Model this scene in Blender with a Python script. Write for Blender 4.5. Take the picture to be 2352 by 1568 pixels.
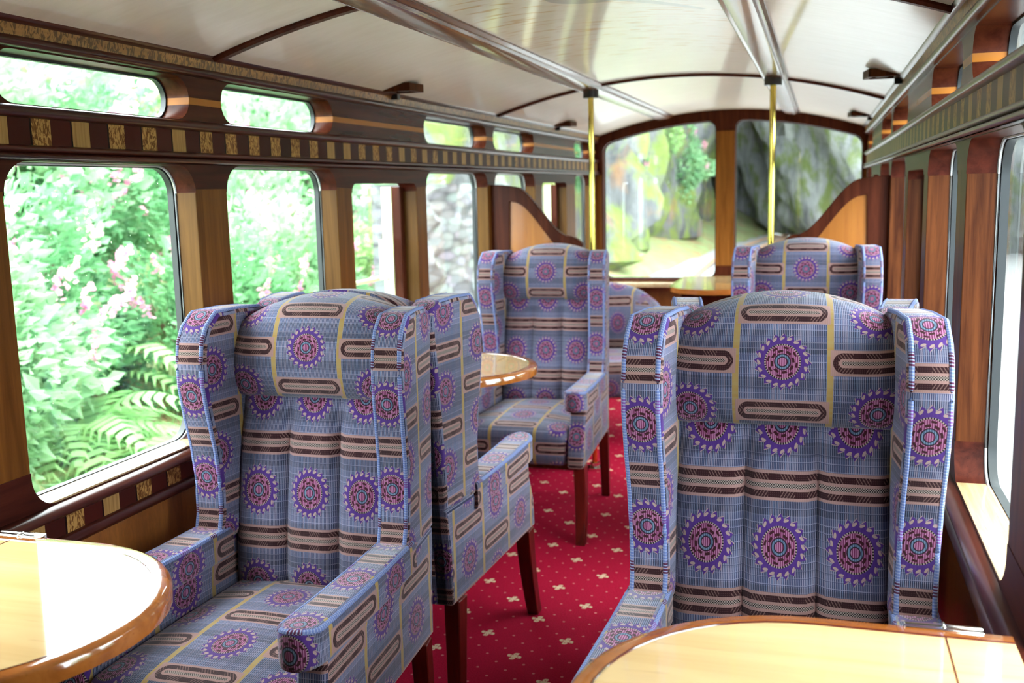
import bpy, bmesh, math, random
from math import sin, cos, pi, sqrt, atan2, radians
from mathutils import Vector, Matrix
from mathutils.geometry import tessellate_polygon

for o in list(bpy.data.objects):
    bpy.data.objects.remove(o)
SC = bpy.context.scene
COL = SC.collection
random.seed(7)

# ------------------------------------------------------------------ camera
H = 1.35          # camera height over the carriage floor
A = 1.50          # camera to left wall
XL, XR = -A, 0.185 * A
XC = (XL + XR) / 2
F_PX = 2330.0


def rot_rows(a, b, c):
    ca, sa, cb, sb, cc, sc = cos(a), sin(a), cos(b), sin(b), cos(c), sin(c)
    M = Matrix(((cc, sc, 0), (-sc, cc, 0), (0, 0, 1))) @ Matrix(((1, 0, 0), (0, cb, -sb), (0, sb, cb)))
    return [M @ Vector((ca, 0, -sa)), M @ Vector((sa, 0, ca)), M @ Vector((0, -1, 0))]


RX, RY, RZ = rot_rows(.2966, .14978, .02345)
cam_data = bpy.data.cameras.new('camera')
cam = bpy.data.objects.new('camera', cam_data)
COL.objects.link(cam)
right = Vector((RX[0], RY[0], RZ[0]))
down = Vector((RX[1], RY[1], RZ[1]))
fwd = Vector((RX[2], RY[2], RZ[2]))
m = Matrix((right, -down, -fwd)).transposed().to_4x4()
m.translation = Vector((0, 0, H))
cam.matrix_world = m
cam_data.sensor_width = 36
cam_data.sensor_fit = 'HORIZONTAL'
cam_data.lens = F_PX / 2352 * 36
cam_data.clip_start = .02
cam_data.clip_end = 300
cam_data.dof.use_dof = True
cam_data.dof.focus_distance = 2.05
cam_data.dof.aperture_fstop = 4.5
SC.camera = cam

# ------------------------------------------------------------------ sky and exposure
SC.view_settings.view_transform = 'Standard'
SC.view_settings.look = 'None'
SC.view_settings.gamma = 1
SC.view_settings.use_curve_mapping = False
SC.view_settings.exposure = 0.15
W = bpy.data.worlds.new('overcast_sky')
SC.world = W
W.use_nodes = True
wn = W.node_tree
wbg = wn.nodes['Background']
wtc = wn.nodes.new('ShaderNodeTexCoord')
wsep = wn.nodes.new('ShaderNodeSeparateXYZ')
wn.links.new(wtc.outputs['Generated'], wsep.inputs[0])
wr = wn.nodes.new('ShaderNodeValToRGB')
wn.links.new(wsep.outputs['Z'], wr.inputs[0])
wr.color_ramp.elements[0].position = 0.0
wr.color_ramp.elements[0].color = (.80, .88, 1, 1)
wr.color_ramp.elements[1].position = .8
wr.color_ramp.elements[1].color = (.95, .98, 1, 1)
wn.links.new(wr.outputs[0], wbg.inputs[0])
SKY = 19.5
wbg.inputs[1].default_value = SKY

# ------------------------------------------------------------------ node helpers


class NT:
    def __init__(s, name):
        s.m = bpy.data.materials.new(name)
        s.m.use_nodes = True
        s.t = s.m.node_tree
        s.b = s.t.nodes['Principled BSDF']
        s.out = s.t.nodes['Material Output']

    def node(s, typ, **kw):
        n = s.t.nodes.new(typ)
        for k, v in kw.items():
            setattr(n, k, v)
        return n

    def put(s, v, inp):
        if isinstance(v, X):
            s.t.links.new(v.s, inp)
        elif hasattr(v, 'is_output'):
            s.t.links.new(v, inp)
        else:
            inp.default_value = v

    def math(s, op, *a):
        n = s.node('ShaderNodeMath', operation=op)
        for i, v in enumerate(a):
            s.put(v, n.inputs[i])
        return X(s, n.outputs[0])

    def mix(s, t, a, b):
        n = s.node('ShaderNodeMix', data_type='RGBA')
        s.put(t, n.inputs[0])
        for v, i in ((a, 6), (b, 7)):
            s.put(v if not isinstance(v, tuple) else (*v, 1)[:4], n.inputs[i])
        return n.outputs[2]

    def coord(s, kind='Object', scale=(1, 1, 1), loc=(0, 0, 0), rot=(0, 0, 0)):
        tc = s.node('ShaderNodeTexCoord')
        mp = s.node('ShaderNodeMapping')
        mp.inputs['Scale'].default_value = scale
        mp.inputs['Location'].default_value = loc
        mp.inputs['Rotation'].default_value = rot
        s.t.links.new(tc.outputs[kind], mp.inputs[0])
        return mp.outputs[0]

    def noise(s, vec, scale, detail=3, rough=.5, dist=0, out='Fac'):
        n = s.node('ShaderNodeTexNoise')
        s.put(vec, n.inputs['Vector'])
        n.inputs['Scale'].default_value = scale
        n.inputs['Detail'].default_value = detail
        n.inputs['Roughness'].default_value = rough
        n.inputs['Distortion'].default_value = dist
        return X(s, n.outputs[out])

    def ramp(s, f, stops):
        n = s.node('ShaderNodeValToRGB')
        s.put(f, n.inputs[0])
        e = n.color_ramp.elements
        while len(e) < len(stops):
            e.new(.5)
        for el, (p, c) in zip(e, stops):
            el.position = p
            el.color = (*c, 1)
        return n.outputs[0]

    def bump(s, h, strength, dist=.002):
        n = s.node('ShaderNodeBump')
        s.put(h, n.inputs['Height'])
        n.inputs['Strength'].default_value = strength
        n.inputs['Distance'].default_value = dist
        s.t.links.new(n.outputs[0], s.b.inputs['Normal'])

    def xyz(s, vec):
        n = s.node('ShaderNodeSeparateXYZ')
        s.put(vec, n.inputs[0])
        return [X(s, o) for o in n.outputs]

    def set(s, color=None, rough=None, metal=None, coat=None, coat_rough=.05, spec=None):
        if color is not None:
            s.put((*color, 1) if isinstance(color, tuple) else color, s.b.inputs['Base Color'])
        if rough is not None:
            s.put(rough, s.b.inputs['Roughness'])
        if metal is not None:
            s.b.inputs['Metallic'].default_value = metal
        if coat is not None:
            s.b.inputs['Coat Weight'].default_value = coat
            s.b.inputs['Coat Roughness'].default_value = coat_rough
        if spec is not None:
            s.b.inputs['Specular IOR Level'].default_value = spec
        return s.m


class X:
    """a value socket with arithmetic"""
    def __init__(s, nt, sock):
        s.n, s.s = nt, sock

    def __add__(s, o): return s.n.math('ADD', s, o)
    __radd__ = __add__
    def __sub__(s, o): return s.n.math('SUBTRACT', s, o)
    def __rsub__(s, o): return s.n.math('SUBTRACT', o, s)
    def __mul__(s, o): return s.n.math('MULTIPLY', s, o)
    __rmul__ = __mul__
    def __truediv__(s, o): return s.n.math('DIVIDE', s, o)
    def __lt__(s, o): return s.n.math('LESS_THAN', s, o)
    def __gt__(s, o): return s.n.math('GREATER_THAN', s, o)
    def abs(s): return s.n.math('ABSOLUTE', s)
    def floor(s): return s.n.math('FLOOR', s)
    def frac(s): return s.n.math('FRACT', s)
    def round(s): return s.n.math('ROUND', s)
    def sin(s): return s.n.math('SINE', s)
    def max(s, o): return s.n.math('MAXIMUM', s, o)
    def min(s, o): return s.n.math('MINIMUM', s, o)
    def wrap(s, a, b): return s.n.math('WRAP', s, b, a)
    def hyp(s, o): return s.n.math('SQRT', s * s + o * o)
    def rand(s):
        n = s.n.node('ShaderNodeTexWhiteNoise', noise_dimensions='1D')
        s.n.put(s, n.inputs['W'])
        return X(s.n, n.outputs['Value'])


MATS = {}


def plain(name, color, rough=.5, metal=0, coat=0, spec=.5):
    n = NT(name)
    n.set(color, rough, metal, coat, spec=spec)
    MATS[name] = n.m
    return n.m


def wood(name, dark, light, axis='z', rough=.3, coat=.5, scale=1.0, contrast=(.3, .7), fleck=0, bump=.05, coat_rough=.06, spec=.5, ior=None):
    """varnished wood; grain runs along the axis of the object's own space"""
    n = NT(name)
    st = {'x': (1.2, 22, 22), 'y': (22, 1.2, 22), 'z': (22, 22, 1.2)}[axis]
    v = n.coord('Object', tuple(k * scale for k in st))
    g = n.noise(v, 1.6, 6, .62, .5)
    c = n.ramp(g, [(contrast[0], dark), (contrast[1], light)])
    v2 = n.coord('Object', tuple(k * scale * 5 for k in st))
    g2 = n.noise(v2, 2.0, 3, .6)
    c = n.mix((g2 - .62).max(0) * 3.0, c, tuple(k * .35 for k in dark))
    if fleck:
        sv = {'x': (9, 60, 60), 'y': (85, 55, 22), 'z': (60, 60, 14)}[axis]
        fl = n.noise(n.coord('Object', sv), 1.8, 2, .5, 1.4)
        c = n.mix(((fl - .47) * 12).max(0).min(1) * fleck, c, tuple(k * .45 for k in dark))
    n.set(c, rough, 0, coat, coat_rough, spec)
    if ior:
        n.b.inputs['IOR'].default_value = ior
    if bump:
        n.bump(g2, bump, .001)
    MATS[name] = n.m
    return n.m


wood('mahogany', (.022, .004, .0025), (.075, .015, .008), 'y', .28, .1, bump=.03, spec=.25)
wood('mahogany_upright', (.028, .006, .003), (.085, .020, .009), 'z', .33, 0, spec=.5, ior=1.16)
wood('mahogany_board', (.024, .0045, .0028), (.075, .015, .008), 'y', .35, 0, bump=.03, spec=.5, ior=1.16)
wood('purlin_wood', (.07, .018, .007), (.19, .065, .024), 'y', .25, .3, spec=.3)
wood('sapele', (.030, .007, .0025), (.098, .029, .0085), 'z', .36, .0, 1.3, (.36, .64), spec=.5, ior=1.16)
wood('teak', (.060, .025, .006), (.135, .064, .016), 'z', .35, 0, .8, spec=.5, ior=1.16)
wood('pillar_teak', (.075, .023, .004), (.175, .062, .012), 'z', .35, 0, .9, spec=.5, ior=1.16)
wood('sill_oak', (.36, .22, .10), (.60, .42, .24), 'y', .22, .8, 1.0)
wood('end_teak', (.13, .044, .008), (.25, .095, .019), 'z', .35, 0, .9, spec=.5, ior=1.16)
wood('panel_maple', (.26, .082, .012), (.36, .13, .021), 'z', .35, .15, .5, spec=.3)
wood('dado_panel', (.20, .06, .012), (.30, .10, .02), 'z', .3, .2, .5, fleck=.2, spec=.3)
wood('table_maple', (.62, .39, .165), (.76, .54, .27), 'x', .07, 1.0, .45, (.3, .75), bump=0, coat_rough=.02)
wood('table_edge', (.26, .070, .011), (.44, .145, .028), 'x', .12, 1.0, .7, bump=0, coat_rough=.03)
wood('leg_mahogany', (.045, .003, .002), (.15, .009, .005), 'z', .35, .15, spec=.35)
wood('lacewood', (.26, .10, .025), (.44, .20, .058), 'y', .3, .15, 1, fleck=1.0, spec=.3)
brass = plain('brass', (.85, .63, .14), .16, 1)
plain('chrome', (.75, .72, .68), .15, 1)
plain('rubber', (.012, .016, .018), .45)
plain('bead_strip', (.55, .57, .58), .3, .4)
plain('black_metal', (.012, .010, .010), .35)
plain('cream_paint', (.80, .72, .42), .4)
plain('string_inlay', (.10, .018, .010), .15, 0, 1)
plain('steel_rail', (.36, .20, .12), .5)


def tile_strip(name, z_axis_grain=True, y_first=1.119, period=.0765, light=.035):
    """mahogany rail inlaid with light lacewood and maple tiles (a flat inlay, not objects)"""
    n = NT(name)
    tc = n.node('ShaderNodeTexCoord')
    x, y, z = n.xyz(tc.outputs['Object'])
    t = (y - y_first * A) / (period * A)
    k = t.floor()
    f = t - k
    r = k.rand()
    lw = light / period
    is_light = f < lw
    gap = (f > .955)
    v = n.coord('Object', (60, 60, 26))
    fl = n.noise(v, 2.0, 3, .55, 1.6)
    lace = n.ramp(fl, [(.44, (.13, .045, .010)), (.56, (.42, .22, .065))])
    g = n.noise(n.coord('Object', (150, 150, 6)), 1.0, 4)
    maple = n.ramp(g, [(.3, (.24, .12, .035)), (.7, (.40, .22, .075))])
    lt = n.mix(r > .45, maple, lace)
    r2 = (k + 71.3).rand()
    dk = n.mix(r2, (.055, .008, .005), (.030, .007, .005))
    c = n.mix(is_light, dk, lt)
    c = n.mix(gap, c, (.008, .002, .0015))
    n.set(c, .33, 0, 0, .08, spec=.5)
    n.b.inputs['IOR'].default_value = 1.16
    MATS[name] = n.m


tile_strip('inlaid_frieze')


def upper_panel():
    n = NT('upper_panel')
    tc = n.node('ShaderNodeTexCoord')
    x, y, z = n.xyz(tc.outputs['Object'])
    g = n.noise(n.coord('Object', (20, 1.3, 20)), 1.8, 6, .6, .4)
    c = n.ramp(g, [(.3, (.032, .006, .003)), (.7, (.085, .02, .009))])
    c = n.mix((z - 1.582).abs() < .0085, c, (.34, .12, .02))
    n.set(c, .26, 0, 0, .05, spec=.5)
    n.b.inputs['IOR'].default_value = 1.2
    MATS['upper_panel'] = n.m


upper_panel()


def fabric():
    CW, CH = .18, .10
    n = NT('tapestry_fabric')
    uvn = n.node('ShaderNodeTexCoord')
    U, V, _ = n.xyz(uvn.outputs['UV'])
    iu = (U / CW).round()
    fu = U - iu * CW
    sh = V - iu * CH
    fv = sh.wrap(-CH, CH)             # distance to the nearest medallion row of this column
    fc = (sh - CH).wrap(-CH, CH)      # distance to the nearest cartouche row
    # ribbed blue ground
    rib = (U / .0034).frac()
    row = (V / .0125).floor()
    tone = row.rand()
    rf = (V / .0125).frac()
    darkc = n.mix(tone, (.020, .030, .085), (.055, .075, .185))
    lightc = n.mix((iu * 3.1 + (U / .0034).floor() * .37).rand(), (.22, .285, .47), (.37, .345, .47))
    base = n.mix(n.math('COMPARE', rib, .5, .26), darkc, lightc)
    base = n.mix((rf < .12) * (tone * .7 + .15), base, (.42, .43, .62))
    base = n.mix((rf > .93) * ((row + 9.3).rand() > .5) * .7, base, (.05, .06, .15))
    blk = (V / .0235 + 3.3).floor().rand() * .55 + .62
    bm_ = n.node('ShaderNodeMix', data_type='RGBA', blend_type='MULTIPLY')
    bm_.inputs[0].default_value = 1
    cb = n.node('ShaderNodeCombineColor')
    for q_ in range(3):
        n.put(blk, cb.inputs[q_])
    n.put(base, bm_.inputs[6])
    n.put(cb.outputs[0], bm_.inputs[7])
    base = bm_.outputs[2]
    # yellow stripe at the cell border
    d = n.math('SUBTRACT', CW / 2, fu.abs())
    yl = n.mix((V / .006).floor().rand() * .6, (.48, .31, .09), (.46, .38, .17))
    base = n.mix(d < .0062, base, yl)
    # beige band with a braided cartouche
    beige = n.mix((U / .0034).frac(), (.50, .305, .285), (.40, .24, .225))
    afc = fc.abs()
    base = n.mix(afc < .0245, base, beige)
    ex = (fu.abs() - .0655).max(0)
    dc = ex.hyp(fc)
    braid = ((U / .0062 + afc / .009).frac() < .30) * ((U / .052).frac() < .55)
    braid2 = ((U / .004).frac() < .45) * ((afc / .0036).frac() < .5)
    mar = n.mix(braid.max(braid2 * .2) * .6, (.034, .004, .008), (.34, .20, .18))
    dots = (((U / .0046).frac() < .5) + ((fc / .0046 + 50.0).frac() < .5)).wrap(0, 2) > .5
    dotc = n.mix(dots, (.010, .004, .006), (.50, .42, .38))
    cart = n.mix(dc < .0088, mar, beige)
    cart = n.mix(dc < .0036, cart, dotc)
    base = n.mix(dc < .0195, base, cart)
    # medallion
    R = fu.hyp(fv)
    th = n.math('ARCTAN2', fv, fu)
    NTOOTH = 20
    tt = (th * (NTOOTH / (2 * pi)) + R * 55.0 + 40.0).frac()
    outer = tt * .0095 + .0465
    purple = n.mix(n.noise(n.coord('UV', (300, 60, 1)), 1.0, 1), (.06, .02, .20), (.13, .045, .32))
    med = purple
    aa = (tt - .62) * (2 * pi / NTOOTH) * R
    comma = aa.hyp(R - .0455) < .0036
    tail = ((tt - .98).abs() < .10) * (R > .0455)
    med = n.mix(comma.max(tail * .85), med, (.50, .37, .34))
    stripes = (U / .0042).frac() < .5
    pink = n.mix(stripes, (.20, .025, .11), (.52, .22, .40))
    dash = (((R - .0205).abs() < .0024) * ((th * (8 / (2 * pi)) + .25).sin().abs() > .001) * ((th * (8 / (2 * pi)) + 20.06).frac() < .62))
    dash2 = ((R - .0275).abs() < .0020) * ((th * (8 / (2 * pi)) + 20.5).frac() < .45)
    pink = n.mix(dash.max(dash2), pink, (.05, .005, .012))
    ringd = ((R - .0150).abs() < .0012).max((R - .0092).abs() < .0010)
    pink = n.mix(((R - .0121).abs() < .0030), pink, n.mix(stripes, (.07, .13, .25), (.20, .32, .46)))
    pink = n.mix(ringd, pink, (.03, .012, .03))
    rim = n.mix(((th * (44 / (2 * pi)) + 50.0).frac() < .5) * 1.0, (.015, .006, .010), (.45, .36, .33))
    inner = n.mix((R - .0332).abs() < .0016, pink, rim)
    med = n.mix(R < .0348, med, inner)
    base = n.mix(R < outer, base, med)
    hs = n.node('ShaderNodeMix', data_type='RGBA', blend_type='MULTIPLY')
    hs.inputs[0].default_value = 1
    n.put(base, hs.inputs[6])
    hs.inputs[7].default_value = (.66, .62, .61, 1)
    base = hs.outputs[2]
    n.set(base, .9, 0, 0, spec=.15)
    n.b.inputs['Sheen Weight'].default_value = .25
    n.b.inputs['Sheen Roughness'].default_value = .5
    n.bump((U / .0034).frac() + (V / .003).frac() * .5, .25, .0012)
    MATS['fabric'] = n.m


fabric()


def piping():
    n = NT('piping_fabric')
    uvn = n.node('ShaderNodeTexCoord')
    U, V, _ = n.xyz(uvn.outputs['UV'])
    k = (V / .024).floor().rand()
    c = n.mix(k > .80, (.12, .16, .34), (.08, .02, .05))
    c = n.mix(k > .9, c, (.16, .07, .25))
    c = n.mix((V / .0055 + U * .5).frac() < .36, c, (.24, .27, .42))
    n.set(c, .9, spec=.15)
    MATS['piping'] = n.m


piping()


def carpet():
    n = NT('crimson_carpet')
    x, y, z = n.xyz(n.node('ShaderNodeTexCoord').outputs['Object'])
    DX, DY = .124, .133
    ix = ((x + .83) / DX).round()
    fx = (x + .83) - ix * DX
    sh = (y - 2.665) - ix * DY
    fy = sh.wrap(-DY, DY)
    r = fx.hyp(fy)
    th = n.math('ARCTAN2', fy, fx)
    pet = ((th * 4.0 + r * 90.0 + .6).sin() * .5 + .5)
    pet2 = ((th * 8.0 + .2).sin() * .5 + .5)
    motif = r < (pet * .013 + .0095 + pet2 * .003)
    hole = (r < .0125) * (r > .0095) * (pet2 < .5)
    q = (x + .83) / (DX / 3)
    iq = q.round()
    fq = (q - iq) * (DX / 3)
    s2 = (y - 2.665) / (DY / 3) - iq
    fs = s2.wrap(-1, 1) * (DY / 3)
    dot = (fq.hyp(fs) < .0042) * (r > .03)
    big = n.noise(n.coord('Object'), 260, 2)
    base = n.ramp(big, [(.3, (.30, .003, .022)), (.7, (.46, .008, .045))])
    c = n.mix(dot * .75, base, (.60, .22, .22))
    c = n.mix(motif * (1 - hole), c, (.66, .50, .34))
    n.set(c, .95, spec=.1)
    n.bump(big, .5, .003)
    MATS['carpet'] = n.m


carpet()


def ceiling_paint():
    n = NT('ceiling_paint')
    x, y, z = n.xyz(n.node('ShaderNodeTexCoord').outputs['Object'])
    v = n.coord('Object', (2.4, 9, 1), rot=(0, 0, .35))
    s = n.noise(v, 3.2, 3, .6, .6)
    c = n.ramp(s, [(.3, (.66, .585, .50)), (.7, (.72, .65, .57))])
    st = n.noise(n.coord('Object', (5, 30, 1), rot=(0, 0, .3)), 1.6, 2, .5, .5)
    patch = ((y - 2.9).abs() < .95) * ((x - XC).abs() < .36)
    c = n.mix(((st - .585) * 14).max(0).min(.8) * patch, c, (.52, .29, .09))
    # grey fan-and-wing shape mixed into the middle panel's colour
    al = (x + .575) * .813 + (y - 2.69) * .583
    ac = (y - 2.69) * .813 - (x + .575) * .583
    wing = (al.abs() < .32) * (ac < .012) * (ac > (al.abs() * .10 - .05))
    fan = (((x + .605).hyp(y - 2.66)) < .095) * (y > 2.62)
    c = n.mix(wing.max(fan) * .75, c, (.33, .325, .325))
    n.set(c, .42, 0, .5, .10, spec=.3)
    n.bump(n.noise(n.coord('Object', (2, 9, 1), rot=(0, 0, .2)), 2.2, 2), .12, .004)
    MATS['ceiling_paint'] = n.m


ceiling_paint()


def glass():
    n = NT('window_glass')
    n.t.nodes.remove(n.b)
    tr = n.node('ShaderNodeBsdfTransparent')
    tr.inputs[0].default_value = (.94, .98, .96, 1)
    gl = n.node('ShaderNodeBsdfGlossy')
    gl.inputs['Roughness'].default_value = .01
    ge = n.node('ShaderNodeNewGeometry')
    dt = n.node('ShaderNodeVectorMath', operation='DOT_PRODUCT')
    n.t.links.new(ge.outputs['Incoming'], dt.inputs[0])
    n.t.links.new(ge.outputs['Normal'], dt.inputs[1])
    k = 1 - X(n, dt.outputs['Value']).abs()
    fr = n.math('POWER', k, 5.0) * .96 + .04
    mx = n.node('ShaderNodeMixShader')
    n.put(fr, mx.inputs[0])
    n.t.links.new(tr.outputs[0], mx.inputs[1])
    n.t.links.new(gl.outputs[0], mx.inputs[2])
    n.t.links.new(mx.outputs[0], n.out.inputs[0])
    MATS['glass'] = n.m
    d = NT('rain_water')
    d.set((1, 1, 1), .02)
    d.b.inputs['Transmission Weight'].default_value = 1
    d.b.inputs['IOR'].default_value = 1.33
    MATS['rain'] = d.m


glass()


def leafmat(name, c1, c2, scale=3.0, trans=.35):
    n = NT(name)
    g = n.noise(n.coord('Object'), scale, 3, .6)
    c = n.ramp(g, [(.32, c1), (.68, c2)])
    n.set(c, .5, spec=.3)
    t = n.node('ShaderNodeBsdfTranslucent')
    n.t.links.new(c, t.inputs[0])
    mx = n.node('ShaderNodeMixShader')
    mx.inputs[0].default_value = trans
    n.t.links.new(n.b.outputs[0], mx.inputs[1])
    n.t.links.new(t.outputs[0], mx.inputs[2])
    n.t.links.new(mx.outputs[0], n.out.inputs[0])
    MATS[name] = n.m


leafmat('white_sheet', (.85, .87, .86), (.9, .9, .9), 3, .85)
leafmat('leaf_green', (.05, .18, .065), (.17, .39, .17))
leafmat('leaf_pale', (.14, .33, .15), (.34, .54, .29))
leafmat('leaf_lime', (.14, .30, .09), (.34, .50, .20))
leafmat('fern_green', (.13, .33, .10), (.34, .60, .24))
leafmat('blossom_pink', (.72, .22, .42), (.85, .45, .60), 8, .3)
plain('bark', (.10, .065, .04), .9)


def ground_mats():
    n = NT('bank_grass')
    g = n.noise(n.coord('Object'), 1.6, 6, .7)
    c = n.ramp(g, [(.36, (.32, .20, .11)), (.5, (.26, .30, .14)), (.66, (.28, .37, .17))])
    n.set(c, .95, spec=.1)
    n.bump(n.noise(n.coord('Object'), 25, 4), .8, .05)
    MATS['bank_grass'] = n.m
    n = NT('gravel')
    g = n.noise(n.coord('Object'), 30, 4, .7)
    c = n.ramp(g, [(.3, (.25, .25, .26)), (.7, (.52, .52, .53))])
    n.set(c, .95, spec=.1)
    n.bump(g, .8, .03)
    MATS['gravel'] = n.m
    for nm_, k_, mo_, ru_ in (('slate_rock', 1.0, .48, .62), ('mossy_rock', .40, .43, .56)):
        n = NT(nm_)
        g = n.noise(n.coord('Object', (1.6, 1.6, .45)), 1.2, 8, .68, .6)
        c = n.ramp(g, [(.30, (.11 * k_, .115 * k_, .12 * k_)), (.48, (.30 * k_, .31 * k_, .315 * k_)), (.68, (.48 * k_, .49 * k_, .47 * k_))])
        mo = n.noise(n.coord('Object', (.9, .9, .6), loc=(5, 2, 1)), 1.6, 5, .65)
        c = n.mix(((mo - mo_) * 7).max(0).min(.9), c, n.mix(n.noise(n.coord('Object'), 3, 2), (.12, .19, .04), (.22, .26, .065)))
        ru = n.noise(n.coord('Object', (.6, .6, .5), loc=(15, 2, 7)), 1.1, 4, .6)
        c = n.mix(((ru - ru_) * 7).max(0).min(.7), c, (.26, .14, .07))
        n.set(c, .9, spec=.2)
        n.bump(g, 1.0, .2)
        MATS[nm_] = n.m
    n = NT('dry_stone')
    v = n.node('ShaderNodeTexVoronoi')
    n.put(n.coord('Object', (4.5, 4.5, 15)), v.inputs['Vector'])
    v.inputs['Scale'].default_value = 1.0
    cc = n.mix(.82, v.outputs['Color'], (.13, .14, .14))
    c = n.mix((X(n, v.outputs['Distance']) - .42).max(0) * 2.2, cc, (.07, .075, .07))
    hs = n.node('ShaderNodeHueSaturation')
    hs.inputs['Saturation'].default_value = .25
    hs.inputs['Value'].default_value = .62
    n.put(c, hs.inputs['Color'])
    n.set(hs.outputs[0], .9, spec=.2)
    MATS['dry_stone'] = n.m


ground_mats()

# ------------------------------------------------------------------ mesh helpers


class MB:
    def __init__(s, xf=None):
        s.v, s.f, s.uv, s.mi, s.xf = [], [], [], [], xf

    def vert(s, p):
        p = Vector(p)
        if s.xf:
            p = Vector(s.xf(p))
        s.v.append(p)
        return len(s.v) - 1

    def face(s, idx, uv=None, mi=0):
        s.f.append(tuple(idx))
        s.uv.append(uv)
        s.mi.append(mi)

    def box(s, x0, x1, y0, y1, z0, z1, mi=0):
        i = [s.vert((x, y, z)) for x in (x0, x1) for y in (y0, y1) for z in (z0, z1)]
        for q in ((0, 1, 3, 2), (4, 6, 7, 5), (0, 4, 5, 1), (2, 3, 7, 6), (0, 2, 6, 4), (1, 5, 7, 3)):
            s.face([i[k] for k in q], None, mi)

    def prism(s, poly, fn, a0, a1, mi=0, mi_side=None, holes=()):
        """poly: 2-D loop (with holes), fn(p2, depth) -> 3-D"""
        ms = mi if mi_side is None else mi_side
        loops = [list(poly)] + [list(h) for h in holes]
        flat = [p for l in loops for p in l]
        i0 = [s.vert(fn(p, a0)) for p in flat]
        i1 = [s.vert(fn(p, a1)) for p in flat]
        if holes:
            tris = tessellate_polygon([[Vector((p[0], p[1], 0)) for p in l] for l in loops])
        else:
            tris = [list(range(len(poly)))]
        for t in tris:
            s.face([i0[k] for k in t], None, mi)
            s.face([i1[k] for k in reversed(t)], None, mi)
        b = 0
        for l in loops:
            for k in range(len(l)):
                a, c = b + k, b + (k + 1) % len(l)
                s.face((i0[a], i0[c], i1[c], i1[a]), None, ms)
            b += len(l)

    def tube(s, pts, r, n=8, closed=False, mi=0, taper=None, squash=None):
        P = [Vector(p) for p in pts]
        N = len(P)
        rings = []
        L = 0
        up = Vector((0, 0, 1))
        for k in range(N):
            a = P[k - 1] if (k > 0 or closed) else P[0]
            b = P[(k + 1) % N] if (k < N - 1 or closed) else P[-1]
            t = (b - a).normalized()
            u = t.cross(up)
            if u.length < 1e-3:
                u = t.cross(Vector((0, 1, 0)))
            u.normalize()
            w = t.cross(u)
            if k:
                L += (P[k] - P[k - 1]).length
            rr = r * (taper[k] if taper else 1)
            rings.append(([s.vert(P[k] + (u * cos(2 * pi * j / n) + w * sin(2 * pi * j / n)) * rr) for j in range(n)], L))
        for k in range(N if closed else N - 1):
            (r0, l0), (r1, l1) = rings[k], rings[(k + 1) % N]
            if closed and k == N - 1:
                l1 = l0 + (P[0] - P[-1]).length
            for j in range(n):
                j2 = (j + 1) % n
                s.face((r0[j], r0[j2], r1[j2], r1[j]), [(j / n, l0), ((j + 1) / n, l0), ((j + 1) / n, l1), (j / n, l1)], mi)
        if not closed:
            s.face(list(reversed(rings[0][0])), None, mi)
            s.face(rings[-1][0], None, mi)

    def rbox(s, x0, x1, y0, y1, z0, z1, r, n=6, crown=0, uvf=None, mi=0):
        """rounded box; uvf(p, axis) gives fabric coordinates"""
        c = Vector(((x0 + x1) / 2, (y0 + y1) / 2, (z0 + z1) / 2))
        h = Vector(((x1 - x0) / 2, (y1 - y0) / 2, (z1 - z0) / 2))
        r = min(r, *h)
        ts = []
        for k in range(3):
            e = h[k]
            inner = e - r
            a = [-e + r * (1 - cos(t * pi / 2 / 3)) for t in range(3)]
            mid = [-inner + 2 * inner * t / n for t in range(n + 1)]
            ts.append(a + mid + [-q for q in reversed(a)])
        for ax in range(3):
            for sgn in (-1, 1):
                b, d = [(1, 2), (2, 0), (0, 1)][ax]
                g = []
                for p in ts[b]:
                    row = []
                    for q in ts[d]:
                        v = Vector((0, 0, 0))
                        v[ax], v[b], v[d] = sgn * h[ax], p, q
                        cl = Vector([max(-h[k] + r, min(h[k] - r, v[k])) for k in range(3)])
                        dd = v - cl
                        if dd.length > 1e-9:
                            v = cl + dd.normalized() * r
                        w = v.copy()
                        if crown and v.z > 0:
                            w.z += crown * (1 - (v.x / h.x) ** 2) * (1 - (v.y / h.y) ** 2)
                        row.append((s.vert(c + w), (uvf(c + v, ax) if uvf else None)))
                    g.append(row)
                for a_ in range(len(ts[b]) - 1):
                    for b_ in range(len(ts[d]) - 1):
                        q = [g[a_][b_], g[a_ + 1][b_], g[a_ + 1][b_ + 1], g[a_][b_ + 1]]
                        if sgn < 0:
                            q.reverse()
                        s.face([k[0] for k in q], [k[1] for k in q] if uvf else None, mi)

    def pad(s, prof, fn, a0, a1, r, rim_uv, cap_uv, seg=4, bulge=0, mi=0):
        """upholstered slab: closed 2-D profile carried from a0 to a1 with rounded edges.
        rim_uv(arc, a) and cap_uv(p2) give fabric coordinates"""
        N = len(prof)
        P = [Vector((p[0], p[1])) for p in prof]
        area = sum(P[k].x * P[(k + 1) % N].y - P[(k + 1) % N].x * P[k].y for k in range(N))
        sg = 1 if area > 0 else -1
        nor = []
        for k in range(N):
            t = (P[(k + 1) % N] - P[k - 1]).normalized()
            nor.append(Vector((t.y, -t.x)) * sg)
        arc = [0]
        for k in range(N):
            arc.append(arc[-1] + (P[(k + 1) % N] - P[k]).length)
        rows = []
        for e in range(seg + 1):
            t = e / seg * pi / 2
            rows.append((r * (1 - sin(t)), a0 + r * (1 - cos(t))))
        rows = rows + [((i), a1 - (a - a0)) for i, a in reversed(rows)]
        R = []
        for ins, a in rows:
            R.append(([s.vert(fn(P[k] - nor[k] * ins, a)) for k in range(N)], a))
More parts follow.
